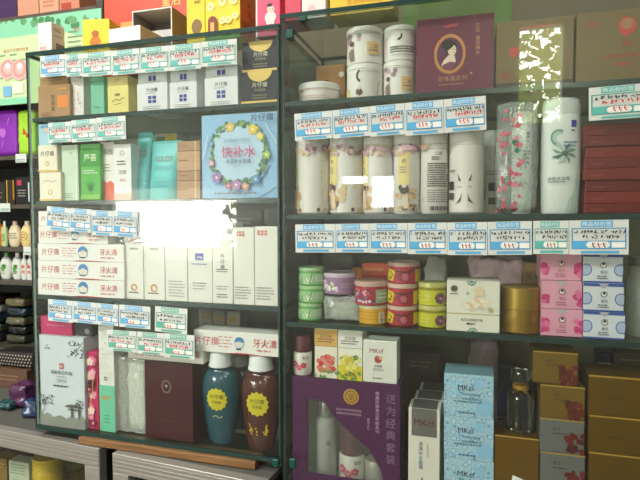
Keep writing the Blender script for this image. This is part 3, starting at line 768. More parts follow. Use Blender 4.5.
tall(0, 124.8, 143, 236, 'pale tall carton with orange ring, directly right of the toothpaste cartons', a_ringbox('珍珠霜'))
tall(1, 143.6, 164.4, 236, 'pale tall carton with yellow ring, second right of the toothpaste cartons', a_ringbox('美容膏'))
tall(2, 165, 187, 236, 'pale tall carton with only small grey print lines, mostly under the glare', a_lines)
tall(3, 187.6, 212, 232, 'pale tall carton with a violet blue square in the middle', a_bluesq)
c4, zt = tall(4, 212.5, 232.6, 241, 'pale tall carton with a vertical column of black characters', a_vert)
carton('small_print_carton', 'small white carton lying on the one with vertical characters', 'carton', span(212.5, 233, 222, .009, zt + .0004), .009, .045, M('e6e4dc', .5), lambda a: (a.text('眼霜', .2, .5, .4, GRY), a.text('晚霜', -.22, .5, .4, M('d09a90', .5, var=0))))
tall(5, 233.3, 254, 227.5, 'pale tall carton with red header, left of the pair at cabinet edge', a_redhd)
tall(6, 254.6, 277.6, 226.5, 'pale tall carton with red header, right of the pair at cabinet edge', a_redhd)
carton('dark_grey_carton', 'dark grey carton standing behind the tall pale cartons', 'carton', span(222, 262, 211, .10, Z), .10, .05, M('5a5955', .5, var=.2), lambda a: a.lines(-.4, .9, .3, 2, .05, .02, GRY, 3))
carton('dark_grey_carton', 'second dark grey carton nearest the cabinet edge, with faint window', 'carton', span(264, 282, 208, .10, Z), .10, .05, M('6a6864', .5, var=.2), lambda a: a.frame(-.35, .82, .3, .96, .0012, GRY))

# ================================================ LEFT, bottom shelf (L4)
Z = LEFT_BOT + .0004
def a_branch(a):
    D = M('3a3a3a', .5, var=0); G2 = M('8c8d84', .5, var=.1)
    a.frame(-.5, 0, .5, 1, .0008, M('8f9290', .5, var=0))
    a.text('▲', -.32, .89, .02, INK); a.text(LOGO, -.32, .855, .024, INK)
    for k, (p, q) in enumerate((((.5, .96), (.2, .80)), ((.42, .92), (.18, .90)), ((.35, .88), (.3, .78)), ((.48, .9), (.44, .78)))):
        a.stroke([p, ((p[0] + q[0]) / 2 + .03, (p[1] + q[1]) / 2), q], .0010, D)
    for k in range(26): a.blob(RND.uniform(.14, .48), RND.uniform(.78, .95), .02, D, k, .6, 6); a.n -= .94
    a.n += 1
    a.rect(-.045, .64, .045, .70, M('c8484c', .5, var=0)); a.text('皇后', 0, .67, .03, WHITE, wmax=.08)
    a.text('美颜亮白珍珠', 0, .60, .045, M('4a4c4c', .5, var=0), wmax=.55); a.text('精华面膜套装', 0, .555, .02, GRY, wmax=.4); a.lines(-.1, .515, .12, 2, .02, .009, GRY, 3); a.lines(-.18, .445, .2, 1, .02, .014, INK, 5)
    a.poly([(-.5, 0), (.5, 0), (.5, .12), (.42, .15), (.33, .11), (.22, .14), (.1, .10), (-.05, .13), (-.2, .10), (-.34, .14), (-.42, .11), (-.5, .16)], G2)
    a.stroke([(-.42, .14), (-.40, .22), (-.36, .28), (-.28, .32)], .0012, D); a.stroke([(-.4, .22), (-.46, .28)], .0010, D)
    for k in range(22): a.blob(RND.uniform(-.47, -.2), RND.uniform(.22, .34), .022, D, k, .6, 6); a.n -= .94
    for k in range(12): a.blob(RND.uniform(.3, .47), RND.uniform(.24, .32), .025, M('55564f', .5, var=0), k, .6, 6); a.n -= .94
    a.n += 1
    a.poly([(.06, .235), (.12, .255), (.22, .265), (.42, .255), (.48, .235), (.42, .23), (.12, .23)], M('5c5d55', .5, var=0)); a.rect(.2, .12, .24, .23, M('5c5d55', .5, var=0)); a.rect(.36, .12, .40, .23, M('5c5d55', .5, var=0)); a.rect(.14, .20, .42, .215, M('5c5d55', .5, var=0))
bx, zt = carton('ink_painting_carton', 'large grey-white carton with black ink branches and a small gateway', 'carton', span(39.4, 84, 336, .004, Z), .004, .05, M('d0d8dc', .45, var=.03), a_branch)
carton('magenta_carton', 'magenta pink carton lying on the grey-white ink painting carton', 'carton', span(40.5, 72, 317, .008, zt + .0004), .008, .042, M('c02462', .4, var=.08), lambda a: a.lines(-.3, .5, .3, 1, .1, .08, M('e06a98', .5, var=0), 3))
carton('black_carton', 'black carton lying beside the magenta carton in shadow', 'carton', span(73, 92, 323, .014, zt + .0004), .014, .045, M('2c2c30', .5, var=.2), lambda a: a.disc(.25, .4, .12, GRY), rz=0)
def a_mag(a):
    for k in range(16):
        a.flower(RND.uniform(-.3, .3), RND.uniform(.05, .95), RND.uniform(.25, .42), [M('e86a98', .5, var=0), M('f0a0b8', .5, var=0), M('8a1448', .5, var=0), M('f4d0c8', .5, var=0)][k % 4], M('f0d890', .5, var=0))
    a.blob(0, .6, .4, M('3a1020', .5, var=0), 2); a.stroke([(-.2, .3), (.1, .5), (.2, .7)], .0012, M('f0c040', .5, var=0))
carton('floral_magenta_carton', 'narrow magenta carton covered in flowers, between ink painting and mint cartons', 'carton', span(87.5, 97.5, 352, .012, Z), .012, .04, M('cf2a63', .4, var=.06), a_mag)
def a_mint(a):
    a.rect(-.5, 0, .5, .42, M('6fc6a2', .45)); a.lines(-.35, .31, .3, 2, .02, .014, M('d08a50', .5, var=0), 3); a.lines(-.2, .14, .2, 3, .03, .01, M('3f8a70', .5, var=0), 3)
    for k in range(40): a.stroke([(RND.uniform(-.4, .4), RND.uniform(.5, .97))] + [(RND.uniform(-.4, .4), 0)][:0] + [], .0005, GRY)
    for k in range(46):
        u, v = RND.uniform(-.42, .38), RND.uniform(.52, .98); a.stroke([(u, v), (u + RND.uniform(.03, .16), v + RND.uniform(-.02, .02))], .0006, [M('9a8a88', .5, var=0), M('c88a8a', .5, var=0), M('6a8a78', .5, var=0)][k % 3]); a.n -= .94
    a.n += 1; a.ring(.05, .49, .11, .05, INK)
carton('mint_white_carton', 'tall carton, white above and mint green below, left of the plastic pack', 'carton', span(98.3, 113.5, 321, .010, Z), .010, .04, M('e6e5dc', .45), a_mint)
PLAST = glass_mat('clear_wrap', (.95, .96, .95, 1), 1.5, .08, veil=.32, veilcol=(.82, .84, .80, 1))
def crumple(o, amp, sc_, seed=0):
    """push the surface about to make creases"""
    for v in o.data.vertices:
        p = v.co * sc_ + Vector((seed, seed * 1.7, 0))
        n = abs(noise.noise(p)) + .5 * abs(noise.noise(p * 2.3))
        v.co += v.normal * (amp * (n - .35))
def wrapbox(name, label, cat, loc, w, d, h, mat, amp, sc_, seed, n=10, group=None, pinch=0):
    """a pliable pack or bag: finely divided, rounded, creased"""
    b = bmesh.new(); bmesh.ops.create_cube(b, size=1)
    bmesh.ops.subdivide_edges(b, edges=b.edges[:], cuts=n, use_grid_fill=True)
    for v in b.verts:
        c = v.co * 2; k = .75
        q = Vector((c.x * math.sqrt(max(0, 1 - c.y ** 2 / 2 - c.z ** 2 / 2 + c.y ** 2 * c.z ** 2 / 3)), c.y * math.sqrt(max(0, 1 - c.z ** 2 / 2 - c.x ** 2 / 2 + c.z ** 2 * c.x ** 2 / 3)), c.z * math.sqrt(max(0, 1 - c.x ** 2 / 2 - c.y ** 2 / 2 + c.x ** 2 * c.y ** 2 / 3))))
        c = c * k + q * (1 - k); t = (c.z + 1) / 2
        s = 1 - pinch * max(0, t - .3) ** 1.5
        v.co = Vector((c.x * w / 2 * s, c.y * d / 2 * s, t * h))
    m = MB(); m.add(b, mat, True); o = m.build(name, None, loc, sharp=180); o.data.update(); crumple(o, amp, sc_, seed)
    z = min(v.co.z for v in o.data.vertices)
    for v in o.data.vertices: v.co.z = max(0, v.co.z - z)
    return tag(o, label, cat, group)
cx, w_, z0, h = span(115, 143, 356, .016, Z)
tp = wrapbox('tissue_pack', 'white tissue pack in crinkled clear plastic, left of the maroon gift carton', 'tissue pack', (cx + .012, .045, Z), w_ * .62, .05, h, M('dcdccb', .5, var=.1, bump=.6), .005, 50, 3)
b = MB(); b.box(-w_ * .80, w_ * .36, -.026, .026, 0.0, h * .97, PLAST, .004, seg=2); pw = b.build('plastic_wrap', tp)
bm = bmesh.new(); bm.from_mesh(pw.data); bmesh.ops.subdivide_edges(bm, edges=bm.edges[:], cuts=7, use_grid_fill=True); bm.to_mesh(pw.data); bm.free(); pw.data.update(); crumple(pw, .004, 70, 9)
for v in pw.data.vertices: v.co.z = max(.0004, v.co.z)
def a_maroon(a):
    a.ring(-.04, .68, .10, .025, M('8a6a5c', .4, var=0), asp=1.2); a.disc(-.04, .68, .075, M('2a1616', .4, var=0), asp=1.25); a.blob(-.04, .69, .03, M('c0a898', .5, var=0), 3)
    a.text('皇后', -.04, .34, .025, M('7a4a42', .4, var=0)); a.lines(-.2, .24, .15, 1, .03, .012, M('6a3a36', .5, var=0), 4)
mar, zmar = carton('maroon_gift_carton', 'large plain maroon gift carton with a tiny oval emblem, left cabinet bottom shelf', 'gift carton', span(144.5, 192.5, 362, .012, Z), .012, .075, M('43111b', .3, var=.12, scale=20), a_maroon)

def bottle(name, label, cat, xc, Y, z0, prof, body, cap_prof, capm, group, sy=.62, art=None, seg=44, parts=()):
    r = empty(name, (at(xc, 300, Y).x, Y, z0)); tag(r, label, cat, group)
    MB().lathe(prof, body, seg, sy=sy).build('bottle_body', r)
    MB().lathe(cap_prof, capm, seg).build('cap', r)
    if art:
        hh = max(p[1] for p in prof); wv = 2 * max(p[0] for p in prof)
        def rad(z):
            for (r0, z_0), (r1, z_1) in zip(prof, prof[1:]):
                if z_0 <= z <= z_1 and z_1 > z_0: return r0 + (r1 - r0) * (z - z_0) / (z_1 - z_0)
            return prof[-1][0]
        a = Art(wv, hh, .004); art(a); a.build('printed_front', r, rad=rad, sy=sy)
    for f in parts: f(r)
    return r
def a_sham(a):
    Yl = M('d0c22c', .4, var=.05); D = M('3a3a1c', .5, var=0)
    a.star(0.02, .60, .30, Yl, 14, .86); a.text(LOGO, .02, .635, .062, D, wmax=.45); a.text('洗发露', .02, .565, .04, D, wmax=.36)
def a_teal(a): a_sham(a); a.stroke([(-.08, .37), (0, .39), (.1, .36), (.16, .385)], .002, M('9ab08a', .5, var=0)); a.text('pzh', .06, .365, .02, M('8aa080', .5, var=0))
def a_brn(a):
    a_sham(a)
    for k in range(16): a.blob(RND.uniform(-.2, .26), RND.uniform(.20, .29), .03, M('d6b52c', .4, var=0), k, .6, 7); a.n -= .94
    a.stroke([(-.2, .34), (-.12, .26)], .002, M('d6b52c', .4, var=0)); a.stroke([(.24, .34), (.2, .22)], .003, M('d6b52c', .4, var=0))
CAPW = M('e2e4e2', .35, var=.03)
def shampoo(label, x0, x1, ycap, yb, mat, art, Y):
    k = at(x1, 400, Y).x - at(x0, 400, Y).x; R = k / 2
    ztop = at((x0 + x1) / 2, ycap, Y).z; H = ztop - Z; s = H / .19
    prof = [(0, 0), (R * .60, 0), (R * .66, .004), (R * .75, H * .12), (R * .88, H * .28), (R * .97, H * .44), (R, H * .55), (R * .99, H * .64), (R * .93, H * .71), (R * .82, H * .77), (R * .66, H * .81), (R * .5, H * .828), (R * .46, H * .835)]
    cap = [(0, H * .836), (R * .60, H * .836), (R * .62, H * .845), (R * .57, H * .875), (R * .55, H * .97), (R * .50, H * .99), (R * .44, H), (0, H)]
    mats = None
    return bottle('shampoo_bottle', label, 'bottle', (x0 + x1) / 2, Y, Z, prof, mat, cap, CAPW, 'shampoo bottles on the bottom left shelf', art=art), ztop
TEAL = M('124a58', .22, var=.1, coat=.6); BRN = M('4a1c18', .22, var=.1, coat=.6)
s1, zc1 = shampoo('teal shampoo bottle with white cap and yellow starburst label', 202.5, 238, 350, 450, TEAL, a_teal, .036)
s2, zc2 = shampoo('reddish brown shampoo bottle with white cap at the cabinet corner', 241, 280, 353, 457, BRN, a_brn, .034)
s3, _ = shampoo('second teal shampoo bottle standing behind between the front two', 222, 254, 352, 450, TEAL, None, .105)
# toothpaste cartons lying above
_, _zz = carton('toothpaste_carton', 'white toothpaste carton lying across the maroon gift carton', 'toothpaste carton', (lambda g: (g[0], g[1], zmar + .0005, g[3]))(span(128, 203, 341, .014, zmar)), .014, .042, TP, lambda a: (a.text('牙火清', .33, .45, .34, RED), a.lines(-.4, .6, .1, 3, .2, .05, M('d08088', .5, var=0), 3)), 'toothpaste cartons on the bottom left shelf')
g2 = span(194, 280.5, 324, .014, yb=349)
zr = max(zc1, zc2) + .0006
carton('toothpaste_carton', 'white toothpaste carton resting across both shampoo bottle caps', 'toothpaste carton', (g2[0], g2[1], zr, .041), .013, .042, TP, a_tp, 'toothpaste cartons on the bottom left shelf')
for i, (x0, x1, yt, c) in enumerate(((199, 212, 309, 'c9c4b0'), (213, 225, 311, 'b8c0a8'), (227, 240, 312, 'cfc8b4'))):
    carton('spare_carton', ['small pale carton behind the long toothpaste carton, leftmost of three', 'small greenish carton behind the long toothpaste carton, middle of three', 'small beige carton behind the long toothpaste carton, rightmost of three'][i], 'carton', span(x0, x1, yt, .16, Z), .16, .05, M(c, .5), lambda a: (a.rect(-.3, .90, .3, .95, M('d8a850', .5)), a.lines(-.3, .86, .3, 2, .03, .012, GRY, 3)), 'small cartons at the back of the bottom left shelf')
# ================================================== RIGHT, top shelf (R1)
Z = RIGHTS[0] + .0004
PORC = M('e6e1da', .4, var=.03); PORC2 = M('e9e5e0', .35, var=.03)
def cyl(name, label, cat, x0, x1, ytop, Y0, z0, body, rim, art, group, lidfrac=.25, lip=.0012, flat=False, part='lid', rz=0):
    """a round tin or can standing on z0 with its front at depth Y0"""
    xm = (x0 + x1) / 2; ym = ytop + 12
    R = (at(x1, ym, Y0 + .02).x - at(x0, ym, Y0 + .02).x) / 2
    H = at(xm, ytop, Y0 + .004).z - z0; cx = at(xm, ym, Y0 + R).x if False else (at(x1, ym, Y0 + .02).x + at(x0, ym, Y0 + .02).x) / 2
    r = empty(name, (cx, Y0 + R, z0), rz); tag(r, label, cat, group)
    hb = H * (1 - lidfrac); e = min(.0015, R * .05)
    MB().lathe([(0, 0), (R - e - lip, 0), (R - lip, e), (R - lip, hb), (0, hb)], body, 44).build('tin_body', r)
    MB().lathe([(0, hb + .0003), (R, hb + .0003), (R, H - e), (R - e, H), (R * .93, H), (R * .9, H - e * .6), (0, H - e * .6)], rim, 44).build(part, r)
    if art: a = Art(2 * R, hb, .003); art(a); a.build('printed_wrap', r, rad=R - lip)
    return r, z0 + H
TIN = 'round white tins in the right cabinet top shelf'
PK = M('d8a8b8', .5, var=0); OCH = M('d9a85a', .5, var=0); BRN2 = M('5c4238', .5, var=0); MAUVE = M('9a7488', .5, var=0)
def a_lady(side):
    def f(a):
        u = side; 
        for k in range(9): a.flower(u + RND.uniform(-.24, .24), RND.uniform(.72, .94), .07, [MAUVE, PK, GRY][k % 3]); a.n -= .94
        a.n += 1; a.blob(u, .62, .09, BRN2, 3); a.blob(u, .50, .06, M('e2c8b4', .5, var=0), 4); a.poly([(u - .07, .10), (u + .08, .10), (u + .06, .46), (u - .04, .46)], M('8a7268', .5, var=0)); a.stroke([(u - .1, .2), (u - .05, .4)], .002, BRN2)
        a.rect(u + .42, .26, u + .78, .66, M('e8c48a', .5, var=0)); a.text('二白', u + .6, .52, .12, INK, wmax=.3); a.lines(u + .46, .36, u + .74, 1, .1, .05, GRY, 3)
        a.lines(-.7, .92, .8, 1, .1, .02, GRY, 7)
    return f
def a_moon(u):
    def f(a):
        a.ring(u, .78, .15, .055, INK, asp=1.2, a0=2.0, a1=4.4); a.blob(u - .06, .28, .11, BRN2, 5); a.blob(u - .06, .40, .06, M('e2c8b4', .5, var=0), 2)
        a.rect(u - .56, .15, u - .36, .4, M('e8c48a', .5, var=0)); a.stroke([(u + .42, .1), (u + .45, .5), (u + .5, .62)], .0016, M('a8b088', .5, var=0)); a.lines(u - .1, .9, .6, 1, .1, .02, GRY, 9)
    return f
def a_qr(a):
    a.ring(.0, .82, .13, .05, INK, asp=1.2, a0=4.6, a1=6.6); a.rect(-.62, .3, -.4, .8, M('e2c0cc', .5, var=0)); a.lines(-.25, .42, .75, 3, .08, .04, INK, 3); a.text('二白粉', -.1, .40, .09, INK, wmax=.35); a.lines(-.2, .16, .7, 1, .1, .02, GRY, 2)
cyl('white_tin', 'low wide white tin alone at the left end of the right top shelf', 'tin', 296.5, 337, 81.5, .03, Z, PORC, PORC2, lambda a: (a.lines(-.8, .9, .9, 1, .1, .05, PK, 2), a.lines(-.7, .5, .5, 3, .14, .06, M('c89a98', .5, var=0), 5), a.blob(-.35, 1.0, .08, M('c8906a', .5, var=0), 3), a.rect(.55, .15, .8, .45, GRY)), TIN, .3)
_, zt = cyl('white_tin', 'white tin with a black crescent moon, lower left of the four stacked tins', 'tin', 345.5, 382.5, 63.5, .03, Z, PORC, PORC2, a_moon(.0), TIN, .14, .0006)
cyl('white_tin', 'white tin with a lady in flowers, upper left of the four stacked tins', 'tin', 345.5, 382.5, 26, .03, zt + .0005, PORC, PORC2, a_lady(-.28), TIN, .14, .0006)
_, zt = cyl('white_tin', 'white tin with a lady in flowers, lower right beside the maroon portrait box', 'tin', 382.8, 415, 60.5, .035, Z, PORC, PORC2, a_lady(-.3), TIN, .14, .0006)
cyl('white_tin', 'white tin with rows of black print, upper right beside the maroon portrait box', 'tin', 383.5, 416, 25, .035, zt + .0005, PORC, PORC2, a_qr, TIN, .14, .0006)
carton('orange_kraft_carton', 'orange brown carton standing behind the low white tin', 'carton', span(316, 345, 65, .105, Z), .105, .05, M('b8824a', .6, var=.08), lambda a: (a.disc(.38, .78, .09, M('e8e4d8', .5, var=0)), a.blob(-.15, .62, .13, BRN2, 3), a.blob(-.15, .5, .09, M('dcc0a0', .5, var=0), 4)))
gx_ = span(402, 512, -14, .262, .9660)
carton('green_board', 'leaf green board standing behind the right cabinet, above the portrait box', 'board', gx_, .262, .006, M('6c8440', .5, var=.3, scale=14))
def a_port(a):
    a.ring(-.06, .52, .205, .035, M('c88a4a', .4, var=.05), asp=1.28)
    for k in range(28):
        A = 2 * PI * k / 28; a.blob(-.06 + .19 * math.cos(A), .52 + .19 * 1.28 * a.w / a.h * math.sin(A), .028, M('c88348', .4, var=0), k, .5, 7); a.n -= .94
    a.n += 1; a.disc(-.06, .52, .17, M('5e2a4c', .4, var=0), asp=1.28)
    H_ = M('120c14', .4, var=0); S_ = M('e8d0b8', .5, var=0)
    a.blob(-.09, .64, .075, H_, 8, .1); a.blob(-.05, .60, .085, H_, 3, .1, 16, 1.15)
    a.poly([(-.17, .385), (-.13, .45), (-.09, .49), (-.05, .52), (.0, .50), (.02, .42), (-.02, .35), (-.08, .31), (-.14, .34)], S_)
    a.blob(-.03, .565, .058, S_, 5, .06, 16, 1.3); a.poly([(-.10, .66), (.0, .65), (-.02, .61), (-.085, .56)], H_)
    a.stroke([(-.03, .575), (-.01, .578)], .0009, H_); a.stroke([(.005, .575), (.02, .57)], .0009, H_); a.stroke([(-.01, .53), (.008, .53)], .0009, RED)
    a.poly([(-.16, .38), (-.05, .42), (.02, .40), (-.02, .34), (-.08, .305), (-.14, .335)], M('7a3a54', .5, var=0))
    a.vtext('皇后牌片', .30, .72, .055, M('d49a72', .45, var=0)); a.lines(.27, .86, .33, 4, .03, .012, M('c08a68', .5, var=0), 2)
    a.text('珍珠霜系列', -.02, .20, .07, M('b98868', .4, var=0), wmax=.38); a.lines(-.2, .12, .15, 1, .03, .012, M('b98868', .4, var=0), 4); a.disc(.22, .25, .015, M('d49a72', .45, var=0))
    a.poly([(-.14, .88), (.05, .91), (.02, .86), (-.13, .85)], M('a8404c', .5, var=0))
carton('portrait_gift_box', 'maroon gift box with the oval portrait of a lady in a gold wreath', 'gift box', span(416.8, 494, 16, .03, Z), .03, .08, M('6a2440', .4, var=.06), a_port)
TAN = M('77643f', .55, var=.08)
def a_tanbox(a):
    R_ = M('b8433c', .5, var=0)
    a.blob(-.27, .55, .09, R_, 3, .4); a.text('皇后', -.38, .22, .07, R_, wmax=.2); a.rect(-.5, 0, .5, .10, M('3d362c', .5)); a.lines(-.2, .88, .4, 1, .1, .02, R_, 2)
def a_tanbox2(a):
    R_ = M('c0463c', .5, var=0)
    a.blob(.10, .76, .13, R_, 7, .35, 16, 1.1); a.disc(.10, .79, .07, M('a87a58', .5, var=0)); a.text('皇后', .12, .53, .07, R_, wmax=.2); a.text('片仔癀珍珠膏系列', .05, .37, .055, R_, wmax=.8); a.lines(-.05, .24, .2, 1, .05, .03, R_, 4); a.text('PZH', -.3, .82, .06, R_)
t1, _ = carton('tan_gift_box', 'tan gift box with a dark foot band, right of the maroon portrait box', 'gift box', span(496.5, 574, 19, .03, Z), .03, .08, TAN, a_tanbox, 'tan gift boxes on the right top shelf')
t2, _ = carton('tan_gift_box', 'tan gift box with a large red round figure, at the right frame edge', 'gift box', span(577, 662, 9, .03, Z), .03, .08, TAN, a_tanbox2, 'tan gift boxes on the right top shelf')

# ============================================== RIGHT, second shelf (R2)
Z = RIGHTS[1] + .0004
SPR = M('e4dfd8', .32, var=.03); SPR2 = M('e8e4dd', .3, var=.02)
def spray(label, x0, x1, ytop, art, Y=.014, mat=SPR):
    xm = (x0 + x1) / 2; R = (at(x1, 170, Y + .02).x - at(x0, 170, Y + .02).x) / 2
    cx = (at(x1, 170, Y + .02).x + at(x0, 170, Y + .02).x) / 2
    H = at(xm, ytop, Y + R).z - Z; hc = H * .80
    r = empty('spray_bottle', (cx, Y + R, Z)); tag(r, label, 'bottle', 'white spray bottles on the right cabinet second shelf')
    prof = [(0, 0), (R * .9, 0), (R, .003), (R, hc), (0, hc)]
    MB().lathe(prof, mat, 40).build('bottle_body', r)
    MB().lathe([(0, hc + .0003), (R * 1.0, hc + .0003), (R * 1.0, H * .93), (R * .96, H * .96), (R * .82, H * .99), (R * .6, H), (0, H)], SPR2, 40).build('cap', r)
    a = Art(2 * R, hc, .003); art(a); a.build('printed_wrap', r, rad=R)
    return r
def a_fairy(sh, k0):
    def f(a):
        rr = random.Random(k0)
        a.rect(sh - .22, .42, sh + .22, .84, M('e8d48e', .5, var=0)); a.disc(sh, .84, .22, M('e8d48e', .5, var=0), asp=1.0, a0=0, a1=PI); a.text('白', sh, .76, .06, BRN2); a.lines(sh - .14, .66, sh + .12, 3, .035, .015, GRY, k0)
        for k in range(22): a.blob(sh + rr.uniform(-.3, .42), rr.uniform(.05, .40), rr.uniform(.06, .14), [M('c8a070', .5, var=0), M('dcc498', .5, var=0), M('8a6a54', .5, var=0), M('d8b088', .5, var=0)][k % 4], k); a.n -= .94
        a.n += 1; a.blob(sh + .08, .38, .10, BRN2, 3); a.blob(sh + .07, .33, .06, M('ecd4c0', .5, var=0), 5); a.poly([(sh, .08), (sh + .2, .08), (sh + .14, .3), (sh + .02, .3)], M('e4c8a8', .5, var=0))
        for k in range(26): a.blob(rr.uniform(-.8, .8), rr.uniform(.86, .995), .09, [PK, MAUVE, M('d8c0a0', .5, var=0)][k % 3], k, .5); a.n -= .94
        a.n += 1
        for k in range(9): a.blob(rr.uniform(.3, .8), rr.uniform(.1, .9), .04, M('d8d0b8', .5, var=0), k); a.n -= .94
        a.n += 1; a.disc(.5, .05, .09, M('c8b49a', .5, var=0)); a.rect(.24, .04, .32, .09, BRN2)
    return f
def a_front(a):
    a_fairy(-.05, 4)(a); a.rect(-.1, .9, .4, .97, M('e0b0bc', .5, var=0)); a.blob(-.05, .36, .2, M('4a443c', .5, var=0), 11); a.blob(-.02, .40, .09, M('e8d4c0', .5, var=0), 4)
def a_backtext(a):
    a.rect(-.6, .93, .7, .935, GRY); a.text('二百', .2, .86, .045, INK, wmax=.4); a.lines(-.05, .80, .3, 2, .03, .016, INK, 2); a.lines(-.2, .71, .72, 11, .032, .017, INK, 8); a.lines(-.2, .33, .7, 6, .032, .015, GRY, 6)
    for k in range(16): a.rect(-.1 + .045 * k, .05, -.1 + .045 * k + .015 + .012 * (k % 3), .11, INK)
    a.blob(-.4, .24, .06, M('e0d0b0', .5, var=0), 2); a.blob(-.3, .98, .2, M('d0a890', .5, var=0), 3)
def a_face(a):
    a.rect(-.8, .97, .8, .975, GRY); D = M('6a3a30', .5, var=0)
    for s_ in (-1, 1):
        a.poly([(s_ * .10 - .04, .46), (s_ * .20 - .04, .57), (s_ * .17 - .04, .46)], D); a.stroke([(s_ * .1 - .04, .38), (s_ * .2 - .04, .375)], .0009, D); a.poly([(s_ * .08 - .04, .30), (s_ * .10 - .04, .18), (s_ * .32 - .04, .13), (s_ * .16 - .04, .16)], D)
    a.rect(-.55, .34, -.36, .46, INK); a.rect(-.55, .20, -.36, .30, M('4a4644', .5, var=0)); a.disc(.9, .55, .2, M('e0c870', .5, var=0), asp=2.2); a.rect(.72, .2, .95, .5, BRN2); a.rect(-.55, .6, -.3, .62, GRY)
spray('white spray bottle at left end of the row, pale yellow label facing left', 295.5, 328, 129, a_fairy(-.62, 1))
spray('white spray bottle second from left with fairy picture on its left half', 329, 362, 129, a_fairy(-.38, 2))
spray('white spray bottle third from left, under the bright window glare', 363, 393, 129, a_fairy(-.50, 3))
spray('white spray bottle fourth from left with a dark haired figure facing front', 393.5, 420, 128, a_front)
spray('white spray bottle fifth from left showing its printed back text', 420.5, 447.5, 128, a_backtext)
spray('white spray bottle sixth from left with two red brush strokes like a face', 449, 484, 127, a_face, Y=.010)
def a_small(a):
    a.rect(-.2, .34, .35, .46, INK); a.rect(-.2, .14, .35, .24, M('4a4644', .5, var=0)); a.lines(-.3, .62, .4, 2, .04, .02, GRY, 3)
spray('white spray bottle standing further back, partly hidden by plastic bag', 481, 506, 131, a_small, Y=.080)
def bodybottle(label, x0, x1, ytop, art, Y, sy=.6):
    cx = (at(x0, 160, Y + .02).x + at(x1, 160, Y + .02).x) / 2; R = (at(x1, 160, Y + .02).x - at(x0, 160, Y + .02).x) / 2
    H = at((x0 + x1) / 2, ytop, Y + R * sy).z - Z
    r = empty('lotion_bottle', (cx, Y + R * sy, Z)); tag(r, label, 'bottle', 'white and green lotion bottles on the right second shelf')
    hb = H * .86
    prof = [(0, 0), (R * .90, 0), (R * .95, .003), (R, H * .3), (R, H * .7), (R * .97, hb - .004), (R * .93, hb), (0, hb)]
    MB().lathe(prof, M('dde3de', .3, var=.03), 40, sy=sy).build('bottle_body', r)
    MB().lathe([(0, hb + .0003), (R * .97, hb + .0003), (R * .97, H * .94), (R * .90, H * .985), (R * .75, H), (0, H)], M('c9d2cc', .3, var=.03), 40, sy=sy).build('cap', r)
    def rad(z):
        for (r0, a0), (r1, a1) in zip(prof[1:], prof[2:]):
            if a0 <= z <= a1 and a1 > a0: return r0 + (r1 - r0) * (z - a0) / (a1 - a0)
        return R
    a = Art(2 * R, hb, .003); art(a); a.build('printed_front', r, rad=rad, sy=sy)
def a_body(a):
    G_ = M('6f9488', .5, var=0); G2_ = M('a9c4ba', .5, var=.1)
    a.rect(.22, .86, .38, .93, BLUE); a.lines(.22, .82, .38, 1, .03, .015, INK, 2)
    a.ring(-.05, .75, .22, .12, G2_, asp=1.1, a0=1.2, a1=4.6); a.ring(-.1, .76, .2, .05, G_, asp=1.1, a0=1.0, a1=4.4)
    for A in range(8):
        t = A * PI / 4 + .3; a.poly([(.05, .60), (.05 + .34 * math.cos(t), .60 + .11 * math.sin(t)), (.05 + .2 * math.cos(t + .4), .60 + .08 * math.sin(t + .4))], [G_, M('55776c', .5, var=0), G2_][A % 3])
    a.disc(.05, .60, .07, M('47685e', .5, var=0)); a.lines(.02, .70, .38, 2, .035, .018, M('4a7a9a', .5, var=0), 4)
    a.text('香氛沐浴露', -.08, .35, .035, INK, wmax=.55); a.lines(-.32, .31, .1, 1, .03, .014, GRY, 3)
    for k in range(4): a.stroke([(.1 + .08 * k, .02), (.16 + .06 * k, .12), (.34, .24 + .03 * k), (.44, .34 + .03 * k)], .0025, M('b9cec4', .5, var=0))
bodybottle('tall white lotion bottle with a green flower, right of the plastic bag', 540.5, 580, 99, a_body, .014)
bodybottle('tall pale lotion bottle wrapped inside the pink flowered plastic bag', 511, 531, 112, a_body, .038, .45)
BAG = glass_mat('bag_film', (.93, .95, .93, 1), 1.5, .12, veil=.28, veilcol=(.74, .80, .76, 1))
cx, w_, z0, h = span(496, 540, 98, .012, Z)
bag = wrapbox('flowered_bag', 'clear plastic bag printed with pink flowers around the pale lotion bottle', 'plastic bag', (cx, .053, Z), w_, .082, h, BAG, .004, 42, 5, n=12)
fb = Art(w_, h)
for k in range(46):
    u, v = RND.uniform(-.46, .12), RND.uniform(.03, .93); c_ = [M('cf4a66', .5, var=0), M('e07a90', .5, var=0), M('d86078', .5, var=0)][k % 3]
    fb.flower(u, v, RND.uniform(.03, .075), c_, None, 5, RND.random() * 3); fb.n -= .94
fb.n += 1; fb.blob(-.05, .62, .09, M('2f6a4c', .5, var=0), 3); fb.blob(0, .55, .07, M('3a7a58', .5, var=0), 5); fb.blob(-.3, .3, .06, M('4a8a64', .5, var=0), 6)
fl = fb.build('printed_flowers', bag, y=-.036)
